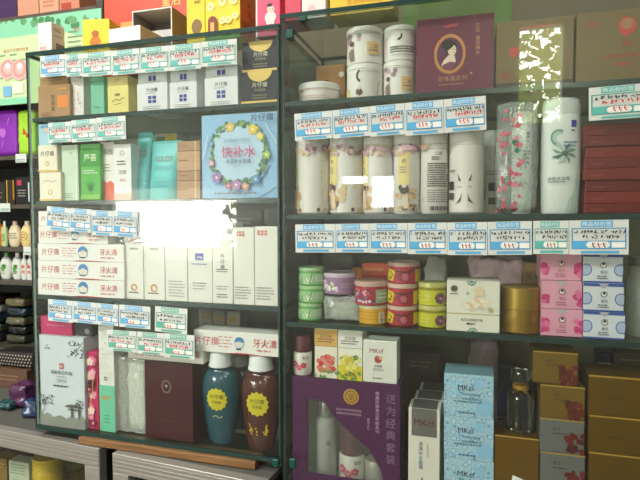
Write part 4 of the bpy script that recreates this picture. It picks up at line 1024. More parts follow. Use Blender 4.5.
# lay the print on the creased film
bmx = bmesh.new(); bmx.from_mesh(bag.data); bv = BVHTree.FromBMesh(bmx); bmx.free()
for v in fl.data.vertices:
    hit = bv.ray_cast(Vector((v.co.x, -.2, v.co.z)), Vector((0, 1, 0)))
    if hit[0]: v.co.y = hit[0].y - .0008
def a_dred(a): a.rect(-.5, .0, -.485, 1, M('8a3a34', .5, var=0)); a.rect(-.5, .92, .5, .96, M('8a2a2a', .5, var=0)); a.lines(-.4, .35, -.2, 1, .1, .1, M('a05048', .5, var=0), 3)
tb = Z
DR = ['6a1818', '7a1c1a', '641517', '74201c', '6a1919', '781c1c', '641616', '701a1a']
for i, yt in enumerate((203.5, 191.5, 180, 168, 157, 146, 135, 123.5)):
    _, tb = carton('dark_red_box', ['bottom', 'second from bottom', 'third from bottom', 'fourth from bottom', 'fifth from bottom', 'sixth from bottom', 'second from top', 'topmost'][i] + ' flat dark red box in the tall stack at right edge', 'box', span(583.5 + (i % 3) * .8, 655 - (i % 2), yt, .014 + .002 * (i % 3), tb + .0004), .014 + .002 * (i % 3), .12, M(DR[i], .3, var=.15, scale=20), a_dred, 'dark red boxes stacked on the right second shelf')

# =============================================== RIGHT, third shelf (R3)
Z = RIGHTS[2] + .0004
GT = M('67b055', .35, var=.05); WRIM = M('d8dcd4', .3, .3, var=.03); LIL = M('a07a9c', .4, var=.05)
def a_gtin(a):
    a.rect(-.8, .12, .8, .86, M('9cc890', .4, var=.1)); rr = random.Random(4)
    for k in range(34): a.stroke([(u := rr.uniform(-.7, .2), v := rr.uniform(.12, .4)), (u + rr.uniform(-.08, .08), v + rr.uniform(.2, .42))], .0016, [M('dfe8c8', .5, var=0), M('5a9a4c', .5, var=0), M('e8ecd8', .5, var=0)][k % 3]); a.n -= .94
    a.n += 1; a.rect(.25, .3, .6, .8, M('b8d4b4', .5, var=0))
def tin(label, x0, x1, yt, z0, body, rim, art, Y=.016, g='small round tins on the right third shelf', lf=.2):
    return cyl('cream_tin', label, 'tin', x0, x1, yt, Y, z0, body, rim, art, g, lf, .0008)
zt = Z
for i, yt in enumerate((303.5, 286, 268)):
    _, zt = tin(['bottom', 'middle', 'top'][i] + ' light green tin with leaf print in the green stack of three', 298.5, 325 - (1 if i else 3), yt, zt + .0003, GT, M('a8cc98', .3, var=.05), a_gtin, .018)
BUB = glass_mat('bubble_wrap', (.93, .95, .93, 1), 1.45, .15, veil=.35, veilcol=(.75, .78, .72, 1))
cx, w_, z0, h = span(318.5, 359, 296.5, .016, Z)
wr = wrapbox('bubble_wrapped_pack', 'bubble wrapped pack under the lilac tin', 'wrapped pack', (cx + .002, .058, Z), w_ * .96, .06, h - .002, BUB, .005, 110, 2, n=14)
MB().box(-w_ * .32, w_ * .32, -.018, .018, .004, h * .72, M('a8aa98', .5, var=.2), .004, seg=2).build('wrapped_carton', wr)
zb_ = Z + max(v.co.z for v in wr.data.vertices) + .0004
def a_lil(a):
    for k in range(26): a.flower(RND.uniform(-.62, .05), RND.uniform(.25, .8), .05, [WHITE, M('e8c8e0', .5, var=0), M('d8d8b8', .5, var=0)][k % 3]); a.n -= .94
    a.n += 1; a.blob(-.55, .25, .12, M('5a8a5c', .5, var=0), 3); a.lines(.15, .6, .7, 2, .16, .05, M('c8b0c4', .5, var=0), 3)
tin('lilac tin with white blossom sprays on top of the bubble wrapped pack', 322.5, 355, 273.5, zb_, LIL, M('cdb8c8', .3, var=.03), a_lil, .022)
def a_yg(a): a.lines(-.7, .75, .8, 3, .22, .08, M('c88a24', .5, var=0), 3); a.rect(.28, .1, .5, .8, M('e8e0c0', .5, var=0)); a.vtext('白雪', .39, .75, .28, INK)
YT = M('dba626', .35, var=.05); RT = M('b02c3c', .35, var=.05); YG = M('c8c42c', .35, var=.05)
_, zt = tin('golden yellow tin at the bottom below the multicoloured tin', 358, 387, 305.5, Z, YT, M('d8cfa8', .3, .2, var=.03), a_yg, .018)
def a_multi(a):
    for k in range(44): a.blob(RND.uniform(-.75, .2), RND.uniform(.12, .85), .05, [M('c8607a', .5, var=0), M('5a7ab0', .5, var=0), M('d8d0d8', .5, var=0), M('4a4a60', .5, var=0), M('e0a0b0', .5, var=0)][k % 5], k, .5, 8); a.n -= .94
    a.n += 1; a.rect(.22, .15, .8, .85, M('9ab08a', .5, var=0)); a.lines(.3, .6, .7, 2, .2, .06, WHITE, 2)
tin('multicoloured flower tin with red rims, above the golden yellow tin', 353.5, 387, 282, zt + .0003, RT, M('c8a898', .3, var=.03), a_multi, .014)
def a_red(a):
    Y_ = M('d8be2c', .5, var=0)
    a.poly([(-.7, .2), (-.5, .9), (-.2, .75), (-.28, .15)], Y_); a.blob(-.42, .5, .16, M('2a2a2a', .5, var=0), 3, .6); a.blob(-.42, .52, .1, Y_, 4); a.blob(.05, .45, .26, M('8a2a3c', .5, var=0), 6, .4, 16, .8); a.blob(.1, .42, .12, M('b8606a', .5, var=0), 7); a.rect(.42, .12, .8, .86, Y_); a.stroke([(-.2, .75), (.15, .7), (.4, .85)], .002, M('3a3020', .5, var=0))
zt = Z
for i, yt in enumerate((306.5, 284, 262.5)):
    _, zt = tin(['bottom', 'middle', 'top'][i] + ' red and yellow tin in the red stack of three', 386.5 + i * .3, 417.5 + (2 if i == 2 else 0), yt, zt + .0003, RT, M('d0b0a0', .3, var=.03), a_red, .016)
def a_yf(a):
    a.rect(-.85, .84, .85, .98, M('8a8420', .5, var=0)); a.flower(.32, .42, .2, M('6a4a58', .5, var=0), M('c88a9a', .5, var=0), 7); a.flower(.5, .36, .12, M('a86a7c', .5, var=0), INK, 6); a.lines(-.6, .5, .0, 2, .2, .06, M('e0dc80', .5, var=0), 3)
zt = Z
for i, yt in enumerate((306, 283)):
    _, zt = tin(['lower', 'upper'][i] + ' yellow tin with a dark flower, beside the cream carton', 417.8, 446.5, yt, zt + .0003, YG, M('c8c478', .3, .2, var=.03), a_yf, .018)
cx, w_, z0, h = span(362, 390, 263, .115, Z)
for i in range(4):
    zz = Z + h * i / 4
    carton('orange_red_box', ['bottom', 'second', 'third', 'topmost'][i] + ' orange red box in the small pile behind the red tins', 'box', (cx, w_, zz + .0002, h / 4 - .0008), .115, .04, M(['b83a2c', 'c8462c', 'b8402e', 'd05030'][i], .4, var=.1), lambda a: a.lines(-.4, .4, .3, 1, .2, .2, M('e09a50', .5, var=0), 3), 'orange red boxes piled at the back of the third shelf')
cx, w_, z0, h = span(352, 362, 268, .13, Z)
carton('orange_carton', 'small orange carton left of the orange red pile', 'carton', (cx, w_, Z, h), .13, .03, M('d8822c', .5, var=.1), lambda a: a.blob(0, .5, .3, M('e8b050', .5, var=0), 3))
r = empty('magenta_rose', (at(337, 260, .15).x, .15, Z)); tag(r, 'small magenta rose on a stem standing behind the lilac tin', 'flower')
b = MB(); b.lathe([(0, 0), (.0025, 0), (.002, .062), (0, .062)], M('4a5a3c', .5), 10); b.build('stem', r)
for k in range(9):
    b = MB(); A = k * 2.4; q = .004 + .0012 * k
    b.lathe([(.003, 0), (.009, .004), (.011, .010), (.010, .014)], M('c43a84', .4), 12); p = b.build('petal', r); p.location = (q * math.cos(A), q * math.sin(A), .060); p.rotation_euler = (.5 * math.sin(A), -.5 * math.cos(A), 0); p.scale = (.8, .5, 1)
carton('clear_grey_carton', 'grey translucent looking carton behind the magenta rose', 'carton', span(322, 352, 250, .19, Z), .19, .03, M('8a8a80', .4, var=.2), lambda a: a.frame(-.4, .1, .4, .9, .001, M('a8a8a0', .5, var=0)))
def a_creamb(a):
    Gd = M('b8a060', .4, .2, var=0); a.rect(-.5, .345, .5, .36, Gd); a.disc(-.36, .84, .055, M('5a5648', .5, var=0)); a.ring(-.36, .84, .07, .012, GRY); a.lines(-.43, .73, -.28, 1, .03, .02, INK, 3)
    a.disc(-.03, 1.0, .09, M('5a8a80', .5, var=0), a0=PI, a1=2 * PI); a.ring(-.03, 1.0, .065, .015, CREAM, a0=PI, a1=2 * PI); a.disc(.0, .0, .09, M('5a8a80', .5, var=0), a0=0, a1=PI); a.ring(0, .0, .065, .015, CREAM, a0=0, a1=PI)
    for k in range(24): a.blob(RND.uniform(-.2, .26), RND.uniform(.45, .82), .06, [M('ecdcc0', .5, var=0), M('e4c8a8', .5, var=0), M('f0e4d0', .5, var=0)][k % 3], k); a.n -= .94
    a.n += 1; a.flower(-.1, .76, .03, M('a8b8a0', .5, var=0)); a.flower(.33, .45, .05, M('b8b070', .5, var=0)); a.flower(.1, .8, .1, M('e8d0b0', .5, var=0))
    a.text('皇后至尊精华霜', -.02, .24, .055, M('5a584c', .5, var=0), wmax=.42); a.lines(-.12, .15, .1, 1, .05, .03, INK, 2)
carton('cream_gift_carton', 'cream carton with thin gold line and pale flowers, left of the gold tin', 'carton', span(446.8, 500, 281, .008, Z), .008, .06, M('e6e3d2', .45, var=.02), a_creamb)
GOLDT = M('9a7830', .32, .55, var=.12, scale=30)
def a_gold(a):
    for k in range(7): a.flower(RND.uniform(-.7, .7), RND.uniform(.55, .9), .1, M('a88a44', .35, .5, var=0)); a.n -= .94
    a.n += 1; a.lines(-.6, .4, .6, 1, .1, .02, M('7a5c24', .4, .3, var=0), 3)
cyl('gold_tin', 'dull gold round tin between the cream carton and the pink soap', 'tin', 500.5, 542, 288, .012, Z, GOLDT, M('a8883c', .32, .55, var=.1), a_gold, None, .48, .0006)
CLOTH = M('d8b8bc', .5, var=.12, scale=14, bump=.5)
cx, w_, z0, h = span(452, 528, 263, .12, Z)
wrapbox('pale_pink_bag', 'crumpled pale pink bag behind the cream carton and gold tin', 'bag', (cx + .012, .165, Z), w_ * .8, .075, h, CLOTH, .022, 26, 8, n=16, pinch=.28)
cx, w_, z0, h = span(428, 450, 258, .15, Z)
wrapbox('white_bag', 'small crumpled white bag leaning behind the yellow tins', 'bag', (cx - .006, .17, Z), w_, .06, h, M('d8d4c8', .5, var=.1, bump=.4), .012, 30, 12, n=12, pinch=.3)
carton('brown_letter_carton', 'small brown carton with dark characters behind the gold tin', 'carton', span(524, 542, 263, .12, Z), .12, .035, M('9a7a50', .6, var=.1), lambda a: (a.text('皇后', 0, .80, .13, BRN2), a.lines(-.4, .62, .4, 2, .06, .03, BRN2, 3)))
def a_soap(base, rose, dark):
    def f(a):
        if rose:
            for s_ in (-1, 1):
                for k in range(9): a.blob(s_ * .42 + RND.uniform(-.08, .08) * (1 if abs(s_) else 1), .40 + RND.uniform(-.2, .2), .10, [M('d04a84', .5, var=0), M('e0709c', .5, var=0), M('c83a78', .5, var=0)][k % 3], k, .4) if True else 0; a.n -= .94
                a.n += 1
        else:
            for s_ in (-1, 1):
                a.disc(s_ * .43, .45, .155, M('5a6ab0', .5, var=0), asp=1.1); a.disc(s_ * .43, .45, .13, M('b4c0dc', .5, var=.1), asp=1.1)
            a.rect(-.5, .9, .5, 1, M('3c58a4', .5, var=0)); a.rect(-.5, 0, .5, .06, M('3c58a4', .5, var=0))
        a.poly([(-.13, 1), (.13, 1), (.03, .84), (-.03, .84)], M('b8b4bc', .5, var=0))
        a.ring(.01, .62, .085, .014, M('6a5a50', .5, var=0)); a.disc(.01, .62, .05, WHITE); a.blob(.01, .66, .04, INK, 3)
        a.text('皇后', .02, .38, .11, dark, wmax=.2); a.lines(-.14, .22, .18, 2, .08, .035, dark, 2)
    return f
tz = [Z, Z]
def trimsp(q):
    return q
PINK = M('e0a0b4', .45, var=.04); BW = M('dadfe4', .45, var=.03)
for i in range(3):
    nm = ['bottom', 'middle', 'top'][i]
    _, tz[0] = carton('soap_carton', nm + ' pink soap carton with rose corners', 'soap carton', span(541.2 + (0, .2, -.5)[i], 582.6 + (0, -.5, -1)[i], (309.5, 281, 253)[i], .012 + .004 * (i == 2), tz[0] + .0005), .012 + .004 * (i == 2), .055, PINK, a_soap(PINK, True, M('a85a70', .5, var=0)), 'pink soap cartons on the right third shelf')
    _, tz[1] = carton('soap_carton', nm + ' white and blue soap carton with round blue side patches', 'soap carton', span(583.2, 625 - (0, 1, 2)[i], (312, 283.5, 254)[i], .012 + .003 * (i == 2), tz[1] + .0005), .012 + .003 * (i == 2), .055, BW, a_soap(BW, False, M('4a5460', .5, var=0)), 'white and blue soap cartons on the right third shelf')
zc_ = Z
r = empty('glass_jar', (at(648, 300, .06).x, .065, Z)); tag(r, 'clear empty glass jar right of the white and blue soap cartons', 'jar')
sheet_j = MB().lathe([(.028, 0), (.03, .003), (.03, .085), (.026, .095), (.026, .108)], BUB, 36); sheet_j.build('jar_body', r)
MB().lathe([(0, .1085), (.028, .1085), (.028, .122), (0, .122)], M('6a6a60', .4, .3), 32).build('lid', r)

# ============================================== RIGHT, bottom shelf (R4)
Z = RIGHT_BOT + .0004
FILM = glass_mat('clear_film', (.95, .96, .95, 1), 1.5, .05, veil=.05, veilcol=(.6, .6, .56, 1))
PUR = M('4c1848', .38, var=.08)
PURI = M('9a8f84', .5, var=.1)
cx, w_, z0, h = span(292.5, 400, 381, .012, Z)
D_ = .07; YP = .012
r = empty('purple_gift_box', (cx, YP, Z)); tag(r, 'purple gift box with a cut-out window showing bottles inside', 'gift box')
# front panel with the window cut out
win = [(-.36, .10), (-.36, .80), (-.20, .80), (-.10, .66), (.06, .52), (.22, .40), (.33, .22), (.36, .10)]
bm = bmesh.new(); t_ = .0012
outer = [(-.5, 0), (.5, 0), (.5, 1), (-.5, 1)]
vo = [bm.verts.new((u * w_, 0, v * h)) for u, v in outer]; vi = [bm.verts.new((u * w_, 0, v * h)) for u, v in win]
for A, B in ((vo, 4), (vi, len(vi))):
    for k in range(B): bm.edges.new((A[k], A[(k + 1) % B]))
bmesh.ops.triangle_fill(bm, edges=bm.edges[:], use_beauty=True)
inside = []
def inwin(p):
    x, z = p.x / w_, p.z / h; c = False; j = len(win) - 1
    for i in range(len(win)):
        (xi, zi), (xj, zj) = win[i], win[j]
        if (zi > z) != (zj > z) and x < (xj - xi) * (z - zi) / (zj - zi) + xi: c = not c
        j = i
    return c
bmesh.ops.delete(bm, geom=[f for f in bm.faces if inwin(f.calc_center_median())], context='FACES')
ex = bmesh.ops.extrude_face_region(bm, geom=bm.faces[:])
for v in [g_ for g_ in ex['geom'] if isinstance(g_, bmesh.types.BMVert)]: v.co.y += t_
m_ = MB(); m_.add(bm, PUR); fp = m_.build('front_panel', r)
MB().box(-w_ / 2, -w_ / 2 + t_, t_, D_, 0, h, PUR, 0).build('side_panel', r)
MB().box(w_ / 2 - t_, w_ / 2, t_, D_, 0, h, PUR, 0).build('side_panel', r)
MB().box(-w_ / 2 + t_, w_ / 2 - t_, t_, D_, h - t_, h, PUR, 0).build('top_panel', r)
MB().box(-w_ / 2 + t_, w_ / 2 - t_, t_, D_, 0, t_, PUR, 0).build('bottom_panel', r)
MB().box(-w_ / 2 + t_, w_ / 2 - t_, D_ - t_, D_, t_, h - t_, M('7a6a68', .5, var=.1), 0).build('back_panel', r)
wm = MB(); wm.prism([(u * w_ * 1.01, v * h) for u, v in win], t_ + .0003, t_ + .0008, FILM); wm.build('window_film', fp)
a = Art(w_, h); Gm = M('c89a4a', .35, .4, var=.05); LP = M('c8a8bc', .5, var=0)
a.star(.06, .86, .075, Gm, 14, .92); a.ring(.06, .86, .055, .008, M('7a5420', .4, var=0)); a.text('皇', .06, .86, .06, M('7a5420', .4, var=0)); a.text('皇后片仔癀珍珠膏护肤', .04, .735, .022, LP, wmax=.36); a.text('经典套装为您呵护肌肤', .04, .70, .022, LP, wmax=.40)
a.vtext('送为经典套装', .42, .92, .085, M('8f7890', .4, .2, var=0), 1.3); a.vtext('特惠珍珠美白养颜系列', .30, .93, .035, LP, 1.1); a.vtext('尊贵之礼', .22, .68, .025, LP, 1.1)
a.build('printed_front', fp)
zin = Z + t_ + .0006
def inner(nm, label, u, hh, R, mats, prof=None, v0=.0):
    q = empty(nm, (cx + u * w_, YP + .037, zin)); tag(q, label, 'bottle'); return q
q = inner('toner_bottle', 'tall pale frosted toner bottle inside the purple gift box window', -.23, 0, 0, None)
FRO = M('b8b8b0', .35, var=.05)
hb_ = h * .72
MB().lathe([(0, 0), (.018, 0), (.0195, .002), (.0195, hb_ * .72), (.017, hb_ * .77), (.010, hb_ * .80), (0, hb_ * .80)], FRO, 32).build('bottle_body', q)
MB().lathe([(0, hb_ * .8 + .0003), (.013, hb_ * .8 + .0003), (.013, hb_ * .985), (.012, hb_), (0, hb_)], M('a8a8a4', .3, .4), 28).build('cap', q)
a = Art(.039, hb_ * .7, .003); a.disc(.25, .68, .12, GRY); a.vtext('爽肤水', .25, .55, .06, GRY); a.build('printed_front', q, rad=.0195)
MAR = M('5a2630', .35, var=.06)
def potart(a):
    a.flower(-.3, .5, .18, M('c83a5c', .5, var=0), M('f0c0c8', .5, var=0)); a.flower(-.05, .36, .16, M('d85a78', .5, var=0)); a.flower(.2, .46, .15, M('c02c54', .5, var=0)); a.text('皇后', .3, .8, .14, BRN2, wmax=.4); a.blob(-.5, .3, .1, M('4a8a54', .5, var=0), 3)
def pot(label, x, z0, Y, R, hb, hc, grp=None):
    q = empty('cream_bottle', (x, Y, z0)); tag(q, label, 'bottle', grp)
    MB().lathe([(0, 0), (R * .92, 0), (R, .002), (R, hb - .003), (R * .9, hb), (0, hb)], M('e2dcd2', .3, var=.03), 36).build('bottle_body', q)
    MB().lathe([(0, hb + .0003), (R * .86, hb + .0003), (R * .90, hb + .001), (R * .88, hb + hc - .002), (R * .8, hb + hc), (0, hb + hc)], MAR, 36).build('cap', q)
    a = Art(2 * R, hb, .003); potart(a); a.build('printed_wrap', q, rad=R)
    return q
pot('white flowered bottle with maroon cap inside the purple gift box window', cx + .03 * w_, zin, .049, .024, h * .25, h * .24)
q = empty('small_jar', (cx + .26 * w_, .044, zin)); tag(q, 'small grey jar inside the purple gift box, lower right of window', 'jar')
MB().lathe([(0, 0), (.017, 0), (.019, .002), (.019, h * .13), (0, h * .13)], M('a8a49c', .3, var=.05), 32).build('jar_body', q)
MB().lathe([(0, h * .13 + .0003), (.0195, h * .13 + .0003), (.0195, h * .22), (.018, h * .23), (0, h * .23)], M('b8b0a8', .3, .3), 32).build('lid', q)
zp = Z + h + .0005
Rp = (at(314.2, 360, .05).x - at(297, 360, .05).x) / 2; hp = at(304, 334, .04).z - zp
pot('white flowered bottle with maroon cap standing on the purple gift box', (at(314.2, 360, .05).x + at(297, 360, .05).x) / 2, zp, .017 + Rp, Rp, hp * .58, hp * .42)
def a_flor(top, main, txt):
    def f(a):
        a.rect(-.5, .66, .5, 1, top); a.rect(-.5, .655, .5, .662, BRN2); a.text(txt, 0, .86, .07, BRN2, wmax=.5); a.lines(-.38, .79, .4, 2, .05, .022, BRN2, 3)
        rr = random.Random(len(txt))
        for k in range(26):
            u, v = rr.uniform(-.34, .34), rr.uniform(.14, .48); a.flower(u, v, .11, main[k % len(main)], None, 5, rr.random() * 3); a.n -= .94
        a.n += 1
        for k in range(8): a.blob(rr.uniform(-.5, .5), rr.uniform(.02, .16), .08, M('6a9a4c', .5, var=0), k); a.n -= .94
        a.n += 1
    return f
carton('red_floral_carton', 'narrow carton with an orange top and red blossoms, on the purple gift box', 'carton', span(314.6, 337.3, 329.5, .016, zp), .016, .035, M('e6e0cc', .45), a_flor(M('d9a85c', .5), [M('c83c34', .5, var=0), M('dc6a58', .5, var=0), M('e09080', .5, var=0)], '皇后珍珠'))
def a_yfl(a):
    a.rect(-.5, .0, .5, .30, M('d8c82c', .5)); a_flor(M('e4e2d8', .5), [M('d8c030', .5, var=0), M('e8d860', .5, var=0), M('5a8a4c', .5, var=0), M('e8e080', .5, var=0)], '珍珠膏')(a); a.text('皇后牌', 0, .12, .07, BRN2, wmax=.5)
carton('yellow_floral_carton', 'narrow carton with a white top and yellow blossoms, on the purple gift box', 'carton', span(338, 362.3, 331.5, .016, zp), .016, .035, M('e8e6d4', .45), a_yfl)
def a_whit(a):
    a.text('MKcf', -.1, .76, .11, M('a83040', .5, var=0)); a.disc(-.05, .56, .11, M('a84834', .5, var=0)); a.disc(.02, .60, .06, M('e0a890', .5, var=0)); a.text('珍珠霜', -.05, .40, .06, INK, wmax=.4); a.lines(-.2, .33, .15, 2, .035, .014, GRY, 3); a.lines(-.2, .10, .15, 1, .03, .02, INK, 2)
    a.frame(-.38, .2, .25, .64, .0004, M('d8d4c8', .5, var=0)); a.frame(-.2, .14, .32, .38, .0004, M('d8d4c8', .5, var=0))
carton('white_cream_carton', 'white carton with a small red round emblem, standing on purple gift box corner', 'carton', span(363, 397, 341, .016, zp), .016, .04, M('e2e0d6', .45, var=.02), a_whit, seam=M('ebe9e0', .5))
# white cartons in file
def a_wfile(a):
    a.rect(-.4, .70, .4, 1.0, M('73716c', .4, .3)); a.text('MKcf', 0, .85, .07, M('5a2028', .5, var=0)); a.vtext('海藻补水面霜', -.1, .64, .045, M('3a6a94', .5, var=0)); a.vtext('深层保湿滋养', .12, .62, .022, GRY)
    a.poly([(-.35, .10), (-.1, .20), (-.06, .26), (.0, .20), (.3, .12), (.1, .09)], M('2f6a94', .5, var=0)); a.blob(-.1, .12, .15, M('8ab4cc', .5, var=0), 3)
def top_band(o, w, d, h):
    MB().box(-w * .4, w * .4, .0008, d - .0008, h, h + .0006, M('6a6864', .4, .3), .0002).build('grey_top_band', o)
gx = span(408.5, 440, 409, .012, Z)
for i in range(3):
    carton('tall_white_carton', ['front', 'middle', 'rear'][i] + ' tall white carton with grey top in the file beside the bubble cartons', 'carton', (gx[0] + .004 * i, gx[1], Z, gx[3] + .0005 * i), .012 + i * .047, .0455, M('dfdacb', .45, var=.03), a_wfile, 'tall white cartons in file on the right bottom shelf', extra=top_band)
BB = bubble_mat('bubble_print', 'b2d0dc', '4f8fb4', 'a6c8d8', 105)
def a_bub(a):
    for k in range(22): a.disc(RND.uniform(-.46, .46), RND.uniform(.06, .94), RND.uniform(.02, .06), M('9ccbe2', .5, var=0)); a.n -= .94
    a.n += 1; a.disc(.32, .25, .17, M('8fc0de', .5, var=0)); a.disc(.22, .80, .10, M('94c4e0', .5, var=0))
    a.text('MKcf', -.05, .70, .12, M('3a3a5a', .5, var=0)); a.text('Moisturizing', .04, .55, .08, M('3a6a94', .5, var=0), wmax=.6); a.text('海藻保湿精华霜', .06, .44, .06, M('4a6a84', .5, var=0), wmax=.55); a.lines(-.3, .36, .3, 1, .05, .03, M('4a7a9c', .5, var=0), 3); a.lines(-.2, .1, .2, 1, .05, .04, M('4a7a9c', .5, var=0), 5)
tb = Z
for i, yt in enumerate((460.5, 418, 375)):
    _, tb = carton('bubble_carton', ['bottom', 'middle', 'top'][i] + ' light blue carton printed with bubbles', 'carton', span(444, 493.8, yt, .012, tb + .0004), .012, .06, BB, a_bub, 'blue bubble cartons on the right bottom shelf', seam=M('7fa8b8', .45) if i == 2 else None)
GB = M('7c5a1c', .33, .5, var=.12, scale=25); GBR = M('b98f3c', .3, .5, var=.05)
def a_gbx(a): a.rect(-.5, .985, .5, 1, M('e0b850', .3, .5, var=0)); a.text('皇后', .05, .72, .045, M('5c4216', .4, var=0), wmax=.4); a.lines(-.15, .14, .25, 1, .03, .02, M('5c4216', .4, var=0), 3); a.poly([(-.08, .50), (.26, .44), (.24, .35), (-.1, .41)], WHITE); a.lines(-.05, .43, .2, 1, .02, .01, GRY, 3)
gb, zg = carton('perfume_gold_carton', 'bronze gold carton with a small white sticker, glass perfume bottle on top', 'carton', span(494.5, 539, 437, .014, Z), .014, .06, GB, a_gbx)
CG = solid_glass('bottle_glass', (.90, .94, .88, 1))
r = empty('perfume_bottle', (at(520, 430, .044).x, .044, zg + .0005)); tag(r, 'clear glass perfume bottle standing on the bronze gold carton', 'perfume bottle')
Rb = (at(533, 420, .06).x - at(507, 420, .06).x) / 2; Hb = at(520, 366, .06).z - zg
MB().lathe([(0, 0), (Rb * .92, 0), (Rb, .003), (Rb, Hb * .58), (Rb * .9, Hb * .63), (Rb * .6, Hb * .66), (0, Hb * .68)], CG, 36).build('bottle_body', r); pb = r.children[0]
MB().lathe([(0, .006), (.0012, .006), (.0012, Hb * .66), (0, Hb * .66)], M('d8d8cc', .4), 10).build('dip_tube', pb)
MB().lathe([(0, Hb * .68 + .0003), (Rb * .62, Hb * .68 + .0003), (Rb * .62, Hb * .745), (Rb * .3, Hb * .76), (Rb * .3, Hb * .80), (0, Hb * .80)], GBR, 28).build('collar', r)
MB().lathe([(0, Hb * .8 + .0003), (Rb * .72, Hb * .8 + .0003), (Rb * .75, Hb * .82), (Rb * .75, Hb * .97), (Rb * .68, Hb), (0, Hb)], CG, 32).build('cap', r)
def a_rose(dark):
    def f(a):
        a.text('皇后', -.12, .72, .10, dark, wmax=.24); a.lines(-.2, .56, .15, 1, .06, .035, dark, 3); a.rect(-.5, .96, .5, 1, M('c8a050', .35, .4, var=0))
        for k in range(22): a.blob(.28 + RND.uniform(-.16, .2), .26 + RND.uniform(-.22, .3), .09, [M('5e1c14', .6, var=0), M('70241c', .6, var=0), M('481610', .6, var=0)][k % 3], k, .4, 9); a.n -= .94
        a.n += 1; a.stroke([(.05, .1), (.2, .2)], .001, M('5a2a20', .5, var=0))
    return f
GL = M('84682a', .35, .45, var=.08); SL = M('7e807c', .33, .45, var=.08)
tb = Z
for i, (x0, x1, yt, m_, nm) in enumerate(((540, 585, 489, SL, 'lowest silver grey carton with red rose, at the foot of the rose stack'), (540, 585, 453.5, SL, 'second silver grey carton from the bottom in the rose stack'), (539.8, 584.5, 419.5, SL, 'upper silver grey carton directly under the gold rose cartons'), (540.3, 585, 386, GL, 'gold carton with red rose, middle of the rose stack'), (533, 578, 352, GL, 'gold carton with red rose, topmost and shifted left on the rose stack'))):
    _, tb = carton('rose_carton', nm, 'carton', span(x0, x1, yt, .014 + .006 * (i == 4), tb + .0004), .014 + .006 * (i == 4), .055, m_, a_rose(M('4a3c20', .5, var=0)), 'rose printed cartons on the right bottom shelf')
def a_big(a): a.rect(-.5, .955, .5, 1, M('d0a848', .3, .5, var=0)); a.text('皇后', -.12, .62, .11, M('5c4216', .4, var=0), wmax=.3); a.lines(-.25, .42, .1, 1, .08, .05, M('5c4216', .4, var=0), 3)
GD = M('745618', .33, .5, var=.12, scale=25)
tb = Z
for i, yt in enumerate((491, 455, 417.5, 377)):
    _, tb = carton('large_gold_carton', ['bottom', 'second', 'third', 'topmost'][i] + ' large gold carton in the stack at the right edge', 'carton', span(588.5, 652, yt, .014, tb + .0004), .014, .07, GD, a_big, 'large gold cartons on the right bottom shelf')
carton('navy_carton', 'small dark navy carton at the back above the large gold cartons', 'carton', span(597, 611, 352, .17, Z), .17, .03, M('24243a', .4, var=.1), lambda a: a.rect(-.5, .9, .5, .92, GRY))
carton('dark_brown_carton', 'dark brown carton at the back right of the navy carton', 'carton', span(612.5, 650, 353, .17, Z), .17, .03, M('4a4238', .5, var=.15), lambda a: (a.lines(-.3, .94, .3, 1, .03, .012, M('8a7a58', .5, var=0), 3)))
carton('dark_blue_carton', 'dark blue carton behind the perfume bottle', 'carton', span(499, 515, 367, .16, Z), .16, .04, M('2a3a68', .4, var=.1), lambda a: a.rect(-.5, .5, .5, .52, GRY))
cx, w_, z0, h = span(492, 532, 340, .18, Z)
wrapbox('grey_pink_bag', 'greyish pink crumpled bag at the back behind the perfume bottle', 'bag', (cx - .05, .205, Z), w_ * .9, .06, h, M('8a7a7c', .5, var=.15, bump=.4), .014, 28, 4, n=12, pinch=.2)
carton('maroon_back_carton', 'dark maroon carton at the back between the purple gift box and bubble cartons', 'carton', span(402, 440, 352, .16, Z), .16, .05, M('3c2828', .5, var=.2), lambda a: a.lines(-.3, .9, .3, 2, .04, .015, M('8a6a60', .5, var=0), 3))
# ================================================ on top of the cabinets
Z = LEFT_TOP + .0045
def put(o, dx=0, dy=0, rz=0): o.location.x += dx; o.location.y += dy; o.rotation_euler.z = rz; return o
def a_wred(a): a.text('特价', -.1, .16, .14, M('d0402c', .5, var=0), wmax=.7); a.poly([(-.1, .4), (.2, .4), (.25, .9), (-.05, .9)], M('f6f7f8', .5, var=0)); a.lines(-.4, .32, .1, 2, .05, .02, M('d8a890', .5, var=0), 3)
carton('white_promo_carton', 'white carton with red characters and a grey printed side, on left cabinet top', 'carton', span(38, 51.5, 22.5, .012, Z), .012, .036, M('efe6e0', .45), a_wred, side=lambda a: (a.lines(-.35, .82, .35, 2, .07, .03, GRY, 2), a.lines(-.35, .58, .35, 1, .07, .03, GRY, 3), a.rect(-.2, .06, .42, .36, M('7a7a80', .5, var=0))))
def a_yelb(a): a.blob(-.05, .42, .28, M('d07c1c', .5, var=0), 3, .5); a.blob(-.02, .62, .15, M('b8641c', .5, var=0), 4); a.lines(-.3, .14, .3, 1, .05, .04, M('c88820', .5, var=0), 3)
carton('yellow_top_carton', 'small bright yellow carton with an orange figure, right of the white promo carton', 'carton', span(84, 108, 19, .07, Z), .07, .06, M('f0cc2e', .45), a_yelb, rz=.18)
gq = span(108.5, 141, 27, .008, Z)
carton('flat_white_carton', 'flat white carton with a tan side, lying at the cabinet top front edge', 'carton', gq, .008, .078, M('e8c4a0', .5, var=.05), lambda a: a.rect(-.495, .02, .495, .98, M('f4ece8', .45, var=.01)), rz=-.04)
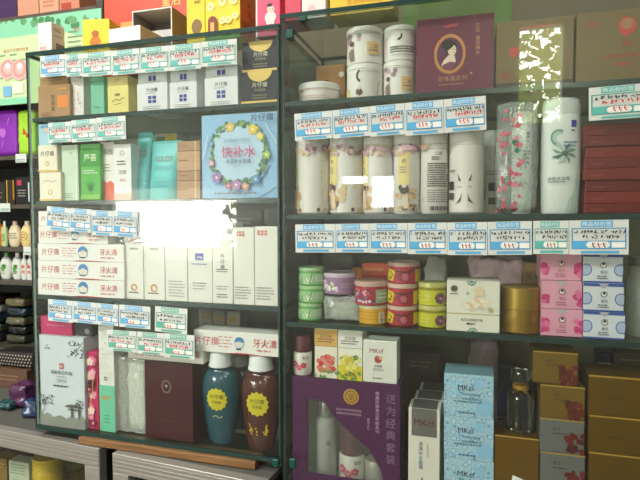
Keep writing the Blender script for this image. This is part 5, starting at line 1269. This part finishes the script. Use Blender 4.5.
# carton lying open towards the front
cx, w_, z0, h = span(132.5, 172, 9, .115, Z)
r = empty('open_carton', (cx, .115, Z)); tag(r, 'open ended carton with grey inside lying on top of the left cabinet', 'carton')
t_ = .0016; D_ = .08; OT = M('d8a860', .5, var=.1); GI = M('9a9694', .6, var=.1)
MB().box(-w_ / 2, -w_ / 2 + t_, 0, D_, 0, h, GI, 0).build('side_wall', r)
b = MB(); b.box(w_ / 2 - t_, w_ / 2, 0, D_, 0, h, OT, 0); b.build('side_wall', r)
MB().box(-w_ / 2 + t_, w_ / 2 - t_, 0, D_, 0, t_, GI, 0).build('bottom_wall', r)
MB().box(-w_ / 2 + t_, w_ / 2 - t_, 0, D_, h - t_, h, M('e8e0d8', .5), 0).build('top_wall', r)
MB().box(-w_ / 2 + t_, w_ / 2 - t_, D_ - t_, D_, t_, h - t_, GI, 0).build('back_wall', r)
b = MB(); b.box(-w_ / 2 + t_ + .001, w_ / 2 - t_ - .001, .012, .018, t_ + .0003, h * .62, M('bdb8b6', .5), .001); b.build('inner_tray', r)
a = Art(w_, h); a.disc(.22, .32, .22, M('4a4846', .5, var=0), asp=.7); a.build('tray_hole', r, y=.012)
a = Art(w_, h); wt = M('f2ece4', .5, var=0); a.frame(-.5, 0, .5, 1, .0022, wt); a.build('white_edge', r)
def a_bigred(a):
    O_ = M('e89a50', .5, var=0); a.rect(-.30, .12, -.16, .62, O_); a.rect(-.02, .16, .06, .7, O_); a.text('皇后', .3, .8, .12, M('e8d070', .5, var=0))
carton('large_red_carton', 'large orange red carton at the back on top of the left cabinet', 'carton', span(104, 189, -14, .20, Z), .20, .045, M('d8401f', .4, var=.08), a_bigred)
def a_yn(a): a.text('美颜', .1, .80, .07, M('4a3c14', .5, var=0), wmax=.8); a.blob(.05, .32, .32, M('8a6a3c', .5, var=.1), 3, .2, 16, 1.25)
carton('narrow_yellow_carton', 'narrow yellow carton with a brown blot, left of the flower spotted carton', 'carton', span(186.5, 204.8, -8, .045, Z), .045, .05, M('eecb28', .45), a_yn)
def a_yw(a):
    a.rect(-.5, 0, .5, .14, M('3c8a2c', .5)); a.text('皇后珍珠', -.2, .07, .05, M('c8e0a0', .5, var=0), wmax=.3); a.text('美白', .28, .07, .05, M('e8e060', .5, var=0))
    for (u, v, r_) in ((-.34, .66, .12), (.0, .74, .13), (.32, .74, .13), (-.3, .9, .12), (.1, .92, .12), (.4, .92, .1), (.0, .36, .1), (.18, .36, .1), (.38, .42, .09)): a.flower(u, v, r_, M('f4e8a0', .5, var=0), M('c8a030', .5, var=0), 7)
    for k in range(30): a.blob(RND.uniform(-.48, .48), RND.uniform(.2, .98), .014, M('b89820', .5, var=0), k); a.n -= .94
    a.n += 1; a.rect(-.4, .16, -.14, .36, M('8a3c1c', .5, var=0)); a.disc(-.27, .36, .13, M('8a3c1c', .5, var=0), a0=0, a1=PI); a.rect(-.33, .16, -.22, .34, M('e8b060', .5, var=0))
carton('spotted_yellow_carton', 'bright yellow carton with flower spots, an arched door and green foot band', 'carton', span(205.2, 240, -12, .04, Z), .04, .07, M('f2d52a', .45), a_yw, side=lambda a: (a.rect(-.5, 0, .5, 1, M('d89038', .5, var=.1)), [a.blob(RND.uniform(-.4, .4), RND.uniform(.1, .9), .1, M('b87028', .5, var=0), k) for k in range(10)]))
def a_baby(a):
    a.rect(-.5, 0, -.44, 1, M('f4e4e4', .5, var=0)); a.blob(.1, .42, .26, M('f4e6e0', .5, var=0), 3, .2, 16, 1.0); a.blob(.12, .60, .16, M('f0d0bc', .5, var=0), 4, .1, 14); a.blob(.08, .70, .13, M('3a2a28', .5, var=0), 6, .2, 14, .6); a.disc(.06, .60, .02, INK); a.disc(.19, .60, .02, INK); a.blob(.02, .3, .09, M('f4e6e0', .5, var=0), 8); a.blob(.2, .3, .09, M('f4e6e0', .5, var=0), 9); a.lines(-.1, .12, .4, 1, .05, .05, M('f0d080', .5, var=0), 3)
carton('pink_baby_carton', 'pink carton with a baby picture, on the left cabinet beside the taller cabinet', 'carton', span(256, 280, -8, .05, Z), .05, .06, M('e0557a', .45), a_baby)
Z = RIGHT_TOP + .0045
carton('rose_red_carton', 'rose red carton at the left end on top of the right cabinet', 'carton', span(285, 301, -16, .03, Z), .03, .06, M('dd4a60', .45), lambda a: a.rect(-.2, .1, .3, .2, M('e88aa0', .5, var=0)))
carton('white_pink_carton', 'white carton with faint pink print on top of the right cabinet', 'carton', span(301.8, 326, -18, .03, Z), .03, .06, M('ece4e0', .45), lambda a: (a.blob(-.1, .25, .2, M('e8c4c4', .5, var=0), 3), a.lines(-.3, .12, .3, 1, .05, .03, M('d8a0a0', .5, var=0), 3)))
carton('yellow_letter_carton', 'yellow carton with large orange characters on top of the right cabinet', 'carton', span(330, 394, -24, .03, Z), .03, .06, M('f0c83c', .45), lambda a: (a.text('皇后牌珍珠霜', .05, .34, .16, M('dc7a28', .5, var=0), wmax=.8), a.text('皇后', 0, .7, .2, M('dc7a28', .5, var=0))))

# ======================================== rack against the wall, far left
YR = .50
zb = {y: at(15, y, YR).z for y in (155.5, 204.5, 247.5, 281, 349)}
ztp = at(50, 11.5, YR).z
XA, XB = -2.35, at(104, 60, YR).x
RK = M('4c463c', .5, var=.12); BLK = M('17191c', .7, var=.1)
r = empty('display_rack', ((XA + XB) / 2, .63, 0)); tag(r, 'dark wall rack behind the left cabinet with boards full of packs and bottles', 'rack')
def rb(nm, *q, m=RK): o = MB().box(*q, m, .001).build(nm, r); o.location = -r.location; return o
rb('back_board', XA, XB, .745, .755, 0, 2.35, m=BLK)
for x in (XA, XB - .025): rb('upright', x, x + .025, YR, .745, 0, 2.35)
for y, z in zb.items(): rb('shelf_board', XA + .0255, XB - .0255, YR, .7445, z - .014, z)
rb('shelf_board', XA + .0255, XB - .0255, YR, .7445, ztp - .018, ztp, m=M('5c5044', .5, var=.1))
rb('shelf_board', XA + .0255, XB - .0255, YR, .7445, .50, .514)
# poster hung on the front of the rack
pz1 = at(50, 15, YR - .006).z; pz0 = at(15, 104.5, YR - .006).z; px0 = XA; px1 = XB - .002
b = MB(); b.box(px0, px1, YR - .006, YR - .002, pz0, pz1, M('cfe6b0', .5, var=.05, scale=6), 0)
po = b.build('wall_poster'); tag(po, 'pale green advertising poster hanging on the rack behind the left cabinet', 'poster')
wq, hq = px1 - px0, pz1 - pz0
a = Art(wq, hq); mx = (px0 + px1) / 2
def U(px, py): p = at(px, py, YR - .006); return ((p.x - mx) / wq, (p.z - pz0) / hq)
MINT = M('8fd3ae', .5, var=.08, scale=6); TXR = M('dc7a64', .5, var=0); TXG = M('8aa07a', .5, var=0)
(u0, v0), (u1, v1) = U(-40, 42), U(104, 8)
a.poly([(-.5, 1), (-.5, U(0, 42)[1]), (U(20, 40)[0], U(20, 36)[1]), (U(60, 30)[0], U(60, 30)[1]), (U(80, 36)[0], U(80, 36)[1]), (.5, U(100, 26)[1]), (.5, 1)], MINT)
for k in range(26):
    u, v = U(RND.uniform(0, 100), 24); a.blob(u, v + RND.uniform(-.03, .07), .012, [M('4f8a5c', .5, var=0), M('6aa070', .5, var=0)][k % 2], k, .5, 7); a.n -= .94
a.n += 1
a.text('皇后片仔癀珍珠膏', *U(16, 50), .045, TXR, wmax=.28); a.text('美白', *U(77, 29), .045, TXR)
for k in range(5):
    u, v = U(0, 57 + 5.6 * k); a.lines(u - .05, v, U(33, 60)[0], 1, .1, .016, TXG, k + 2)
for k in range(4):
    u, v = U(68, 33 + 5 * k); a.lines(u, v, U(84, 40)[0], 1, .1, .016, TXG, k + 7)
for px in (8, 20):
    a.blob(*U(px, 70), .030, M('e8b8b4', .5, var=0), px, .2); a.ring(*U(px, 69), .022, .008, M('d89a98', .5, var=0)); a.blob(*U(px, 66), .010, WHITE, 3)
a.rect(*U(4, 97), *U(12, 86), M('7ab4d8', .5, var=0)); a.rect(*U(13, 94), *U(24, 82), M('f0e8d0', .5, var=0)); a.rect(-.5, 0, U(30, 100)[0], U(15, 98)[1], MINT)
o_ = a.build('printed_design', po, y=YR - .006)
o_.location.x = mx; o_.location.z = pz0
# goods on the rack
def rbox(name, label, cat, x0, x1, yt, zkey, Y, dep, m, art=None, g=None): return carton(name, label, cat, span(x0, x1, yt, Y, zb[zkey] + .0005), Y, dep, m, art, g)
g = 'cartons on the top board of the rack'
def tbox(x0, x1, m, lab, art=None): return carton('peach_carton', lab, 'carton', span(x0, x1, -26, YR + .02, ztp + .0005), YR + .02, .1, m, art, g)
tbox(-14, 16, M('4a2f5c', .5, var=.1), 'dark purple carton at the left on the top board of the rack')
tbox(17, 38, M('d89a80', .5, var=.05), 'peach carton on the top board of the rack, left of the three peach ones')
tbox(39, 58, M('dca488', .5, var=.05), 'peach carton on the top board of the rack, middle of the three peach ones', lambda a: a.lines(-.3, .3, .3, 2, .1, .04, M('c07058', .5, var=0), 3))
tbox(59, 79, M('d0886c', .5, var=.05), 'peach carton on the top board of the rack, right one with a red patch', lambda a: a.rect(-.4, .05, .1, .25, M('b8483c', .5, var=0)))
def padpack(x0, x1, mat, label, art):
    cx, w_, z0, h = span(x0, x1, 108, YR + .02, zb[155.5] + .0005)
    o = wrapbox('pad_pack', label, 'pack', (cx, YR + .065, z0), w_, .08, h, mat, .004, 20, x0, n=9, group='soft packs on the rack')
    A_ = Art(w_ * .9, h); art(A_); p = A_.build('printed_front', o); bm = bmesh.new(); bm.from_mesh(o.data)
    bv = BVHTree.FromBMesh(bm); bm.free()
    for v in p.data.vertices:
        hit = bv.ray_cast(Vector((v.co.x, -.3, v.co.z)), Vector((0, 1, 0)))
        v.co.y = (hit[0].y if hit[0] else -.03) - .001
padpack(-8, 15, M('8a2cb0', .35, var=.1), 'glossy purple soft pack on the rack below the poster', lambda a: (a.blob(-.1, .5, .2, M('b868d0', .5, var=0), 3), a.stroke([(-.2, .2), (.2, .8)], .002, M('c890e0', .5, var=0))))
padpack(15.5, 33, M('a8d838', .35, var=.1), 'glossy lime green soft pack with a red butterfly, below the poster', lambda a: (a.poly([(.1, .45), (-.15, .62), (-.2, .45)], M('c8502c', .5, var=0)), a.poly([(.1, .45), (.35, .62), (.38, .48)], M('c8502c', .5, var=0)), a.blob(.1, .42, .1, M('a83a1c', .5, var=0), 2)))
g = 'black cartons on the rack'
rbox('black_carton', 'black carton with a red and white print on the rack below the soft packs', 'carton', 15.5, 31.5, 177, 204.5, YR + .02, .06, BLK, lambda a: (a.rect(-.4, .7, -.1, .9, M('b03040', .5, var=0)), a.rect(.3, .1, .38, .8, M('d0d0c8', .5, var=0)), a.lines(-.35, .5, .2, 3, .1, .03, M('b0aca0', .5, var=0), 3)), g)
rbox('black_carton', 'narrow black carton with gold edges on the rack, left of the red printed one', 'carton', 6.5, 14.5, 180, 204.5, YR + .02, .05, M('2c2418', .4), lambda a: (a.rect(-.5, 0, -.36, 1, M('c89a3c', .4, .4, var=0)), a.rect(.3, .2, .5, 1, M('a87a2c', .4, .4, var=0))), g)
rbox('black_carton', 'plain dark carton at the frame edge on the rack', 'carton', -8, 5.5, 182, 204.5, YR + .02, .05, M('24201c', .4), lambda a: a.lines(-.3, .5, .3, 2, .2, .05, M('8a7a5c', .5, var=0), 3), g)
def rbottle(label, x0, x1, yt, zkey, body, capm, shape, art, g):
    Y = YR + .03; cx = at((x0 + x1) / 2, 235, Y + .02).x; R = (at(x1, 235, Y + .02).x - at(x0, 235, Y + .02).x) / 2
    z0 = zb[zkey] + .0005; H = at((x0 + x1) / 2, yt, Y + .02).z - z0
    r = empty('rack_bottle', (cx, Y + R * .7, z0)); r.name = 'toiletry_bottle'; tag(r, label, 'bottle', g)
    prof = [(R * q, H * z) for q, z in shape]
    MB().lathe(prof, body, 28, sy=.7).build('bottle_body', r)
    zc = prof[-2][1] + .0003; rc = prof[-2][0]
    MB().lathe([(0, zc), (rc * .95, zc), (rc * .9, H), (0, H)], capm, 20, sy=.7).build('cap', r)
    def rad(z):
        for (r0, a0), (r1, a1) in zip(prof[1:], prof[2:]):
            if a0 <= z <= a1 and a1 > a0: return r0 + (r1 - r0) * (z - a0) / (a1 - a0)
        return R
    A_ = Art(2 * R, H, .004); art(A_); A_.build('printed_front', r, rad=rad, sy=.7, lift=.0006)
RO = [(0, 0), (.7, 0), (.85, .08), (1, .36), (.94, .62), (.62, .80), (.40, .84), (0, .84)]
ST = [(0, 0), (.9, 0), (1, .04), (1, .6), (.8, .76), (.4, .82), (0, .82)]
IV = M('e4d2b0', .4, var=.05); W2 = M('dfe2da', .4, var=.04)
g = 'bottles on the third rack board'
rbottle('orange bottle at the frame edge on the third rack board', -6, 4.5, 219, 247.5, M('e87a1c', .4), WHITE, ST, lambda a: a.rect(-.3, .2, .3, .5, M('f0a050', .5, var=0)), g)
rbottle('pale green bottle beside the orange one on the third rack board', 5, 10.5, 221, 247.5, M('b8cc98', .4), WHITE, ST, lambda a: a.rect(-.3, .2, .3, .5, M('88a868', .5, var=0)), g)
rbottle('round cream bottle with dark print lines on the third rack board', 10.5, 22, 221, 247.5, IV, M('c8a898', .4), RO, lambda a: a.lines(-.35, .5, .4, 3, .09, .035, M('4a3a50', .5, var=0), 3), g)
rbottle('round cream bottle with golden oval label on the third rack board', 22.5, 34, 221, 247.5, M('e8cf90', .4), M('d8c8a8', .4), RO, lambda a: (a.ring(0, .42, .32, .06, M('b88a3c', .5, var=0)), a.lines(-.2, .46, .2, 2, .1, .04, M('8a6a34', .5, var=0), 3)), g)
g = 'bottles on the fourth rack board'
leaf = lambda a: (a.blob(0, .42, .3, M('5a9a3c', .5, var=0), 3, .6), a.blob(.1, .5, .18, M('3c7a2c', .5, var=0), 4, .6), a.lines(-.3, .2, .3, 1, .1, .04, GRY, 2))
rbottle('round white bottle with green leaves at the left on the fourth rack board', 1, 12.5, 252.5, 281, W2, M('6a9a58', .4), RO, leaf, g)
rbottle('round white bottle with green leaves and white cap on the fourth rack board', 13, 23.5, 252.5, 281, W2, WHITE, RO, lambda a: (leaf(a), a.lines(-.2, .26, .3, 1, .1, .04, M('3c7a2c', .5, var=0), 6)), g)
redf = lambda a: (a.flower(0, .5, .3, M('d85a3c', .5, var=0)), a.flower(.1, .3, .25, M('e0826a', .5, var=0)))
rbottle('slim white bottle with red flowers, left of two on the fourth rack board', 24, 29.3, 253, 281, W2, WHITE, ST, redf, g)
rbottle('slim white bottle with red flowers, right of two on the fourth rack board', 29.7, 35, 253, 281, W2, WHITE, ST, lambda a: (redf(a), a.flower(-.2, .6, .2, M('d85a3c', .5, var=0))), g)
for (px, py, lab) in ((21, 158, 'white shelf tag on the board under the soft packs'), (5, 207, 'white shelf tag on the board under the black cartons'), (29, 250, 'white shelf tag on the board under the cream bottles')):
    p = at(px, py + 3, YR - .003); b = MB(); b.box(-.022, .022, -.001, .001, -.014, .014, PAPER, 0); o = b.build('shelf_tag', None, (p.x, YR - .0025, zb[{158: 155.5, 207: 204.5, 250: 247.5}[py]] - .010)); tag(o, lab, 'shelf tag', 'shelf tags on the rack')
    a = Art(.044, .028); a.rect(-.4, .25, .4, .4, M('8ab0a8', .5, var=0)); a.lines(-.4, .1, .4, 2, .2, .06, GRY, 3); q = a.build('printed_text', o, y=-.001); q.location.z = -.014
# plastic clutter on the lower rack board and the counter
zc = zb[349] + .0005
def film(c, a): return M(c, .22, var=.25, scale=30, bump=.5, spec=.7)
shade = ['black', 'dark olive', 'blue grey', 'pale grey', 'dark brown']
hexes = [['1c1e20', '34362a', '2c3844', '77786c', '33281f'], ['3a3c2e', '1e2022', '5e5c48', '26343e', '6c6448']]
where = ['bottom', 'second', 'third', 'fourth', 'topmost']
shade2 = ['dark olive', 'black', 'khaki', 'dark slate', 'straw coloured']
for col_, (x0, x1, side_) in enumerate(((-12, 13, 'left'), (15, 37, 'right'))):
    zz = zc
    for k in range(5):
        px_ = (x0 + x1) / 2; P_ = at(px_, 320, .60); wd_ = at(x1, 320, .60).x - at(x0, 320, .60).x
        o = wrapbox('plastic_packet', '%s glossy plastic packet, %s of the %s pile on low rack board' % ((shade, shade2)[col_][k], where[k], side_), 'plastic packet', (P_.x, .60 + .006 * (k % 2), zz), wd_ * .84, .10, .027, film(hexes[col_][k], 0), .007, 28, k * 3 + col_ * 20 + 1, n=9, group='plastic packets on the low rack board')
        zz += max(v.co.z for v in o.data.vertices) + .0005
ztop_c = ZC + .0003
gx = span(-10, 27, 369, .22, ztop_c)
bc, zq = carton('brown_carton', 'brown carton on the left counter under the dotted purse', 'carton', gx, .22, .08, M('5c4030', .6, var=.15), lambda a: a.lines(-.3, .6, .3, 2, .2, .08, M('8a6a50', .5, var=0), 3), rz=0)
cx, w_, z0, h = span(-8, 30, 353, .22, zq + .0004)
pu = wrapbox('dotted_purse', 'black purse with white dots on the brown carton at far left', 'purse', (cx, .262, zq + .0005), w_, .06, h, M('1a1414', .5, var=.1), .002, 20, 4, n=9)
A_ = Art(w_ * .86, h)
for i in range(4):
    for j in range(11): A_.disc(-.45 + .09 * j + (.045 if i % 2 else 0), .18 + .2 * i, .018, M('c8c0b0', .5, var=0), n=8); A_.n -= .94
p = A_.build('white_dots', pu); bm = bmesh.new(); bm.from_mesh(pu.data); bv = BVHTree.FromBMesh(bm); bm.free()
for v in p.data.vertices:
    hit = bv.ray_cast(Vector((v.co.x, -.3, v.co.z)), Vector((0, 1, 0))); v.co.y = (hit[0].y if hit[0] else -.02) - .0008
for i, (x0, x1, yt, c, lab, Y) in enumerate(((6, 24, 388, '4e2248', 'crumpled magenta purple bag on the left counter', .10), (20, 35, 404, '20385c', 'crumpled blue bag on the left counter beside the cabinet corner', .06), (-8, 7, 405, '264a4c', 'crumpled teal bag on the left counter at the frame edge', .08))):
    cx, w_, z0, h = span(x0, x1, yt, Y, ztop_c)
    wrapbox('crumpled_bag', lab, 'bag', (cx, Y + .03, ztop_c), w_, .05, h, film(c, 0), .010, 30, i * 5 + 2, n=9, pinch=.2, group='crumpled bags on the left counter')
# goods inside the left counter
def yin(off): return off
def cjar(label, x0, x1, yt, Y, body, lid, ridged, art=None):
    cx = at((x0 + x1) / 2, yt + 8, Y).x; R = (at(x1, yt + 8, Y).x - at(x0, yt + 8, Y).x) / 2; z0 = ZJ + .0005; H = at((x0 + x1) / 2, yt, Y).z - z0
    r = empty('storage_jar', (cx, Y, z0)); tag(r, label, 'jar', 'jars inside the left counter')
    MB().lathe([(0, 0), (R * .93, 0), (R, .004), (R, H * .72), (R * .9, H * .78), (0, H * .78)], body, 36).build('jar_body', r)
    b = MB(); pr = [(0, H * .78 + .0003), (R * .98, H * .78 + .0003)]
    if ridged:
        for k in range(4): z = H * (.80 + .045 * k); pr += [(R * 1.0, z), (R * .95, z + H * .012), (R * .95, z + H * .03), (R * 1.0, z + H * .04)]
    pr += [(R * .96, H), (0, H)]; b.lathe(pr, lid, 36); b.build('lid', r)
    if art: A_ = Art(2 * R, H * .7, .004); art(A_); A_.build('printed_wrap', r, rad=R)
YJ = M('b89c1c', .35, var=.08); YB = M('8a7a18', .35, var=.08)
cjar('yellow jar with a ridged lid inside the lower left counter', 37, 61, 455, .075, YJ, M('c4ac2c', .35), True)
cjar('yellow green jar with a pale lid, right one inside the lower left counter', 58, 82, 460, .150, YB, M('a8ac54', .35), True)
cjar('brown jar with ridged lid behind, inside the lower left counter', 10, 34, 449, .19, M('5c3a24', .4), M('6a4630', .4), True)
cx, w_, z0, h = span(9, 29, 462, .07, ZJ + .0005)
carton('green_white_carton', 'pale green and white printed carton inside the lower left counter', 'carton', (cx, w_, z0, h), .07, .03, M('b8c0a8', .5), lambda a: (a.lines(-.4, .9, .4, 4, .08, .03, M('6a8a6a', .5, var=0), 3), a.rect(-.3, .3, .3, .5, M('8aa890', .5, var=0))))
cx, w_, z0, h = span(-9, 7, 458, .09, ZJ + .0005)
carton('ochre_carton', 'ochre carton at the frame edge inside the lower left counter', 'carton', (cx, w_, z0, h), .09, .03, M('8a6a2c', .5, var=.15), lambda a: a.lines(-.4, .8, .4, 2, .1, .04, M('c8b070', .5, var=0), 3))

# ------------------------------------------------------------------ camera
cam = bpy.data.cameras.new('camera'); co = bpy.data.objects.new('camera', cam); COL.objects.link(co); sc.camera = co
cam.sensor_width = 36; cam.lens = FOC * 36 / 640; cam.clip_start = .02
co.matrix_world = Matrix.Translation(CAM) @ Matrix((RIGHT, UP, -FWD)).transposed().to_4x4()
sc.view_settings.view_transform = 'Standard'; sc.view_settings.look = 'None'; sc.view_settings.gamma = 1; sc.view_settings.use_curve_mapping = False
sc.view_settings.exposure = 0.12
sc.cycles.use_denoising = True; sc.cycles.max_bounces = 8; sc.cycles.transparent_max_bounces = 24; sc.cycles.diffuse_bounces = 3; sc.cycles.glossy_bounces = 4
sc.cycles.caustics_reflective = False; sc.cycles.caustics_refractive = False; sc.cycles.sample_clamp_indirect = 6
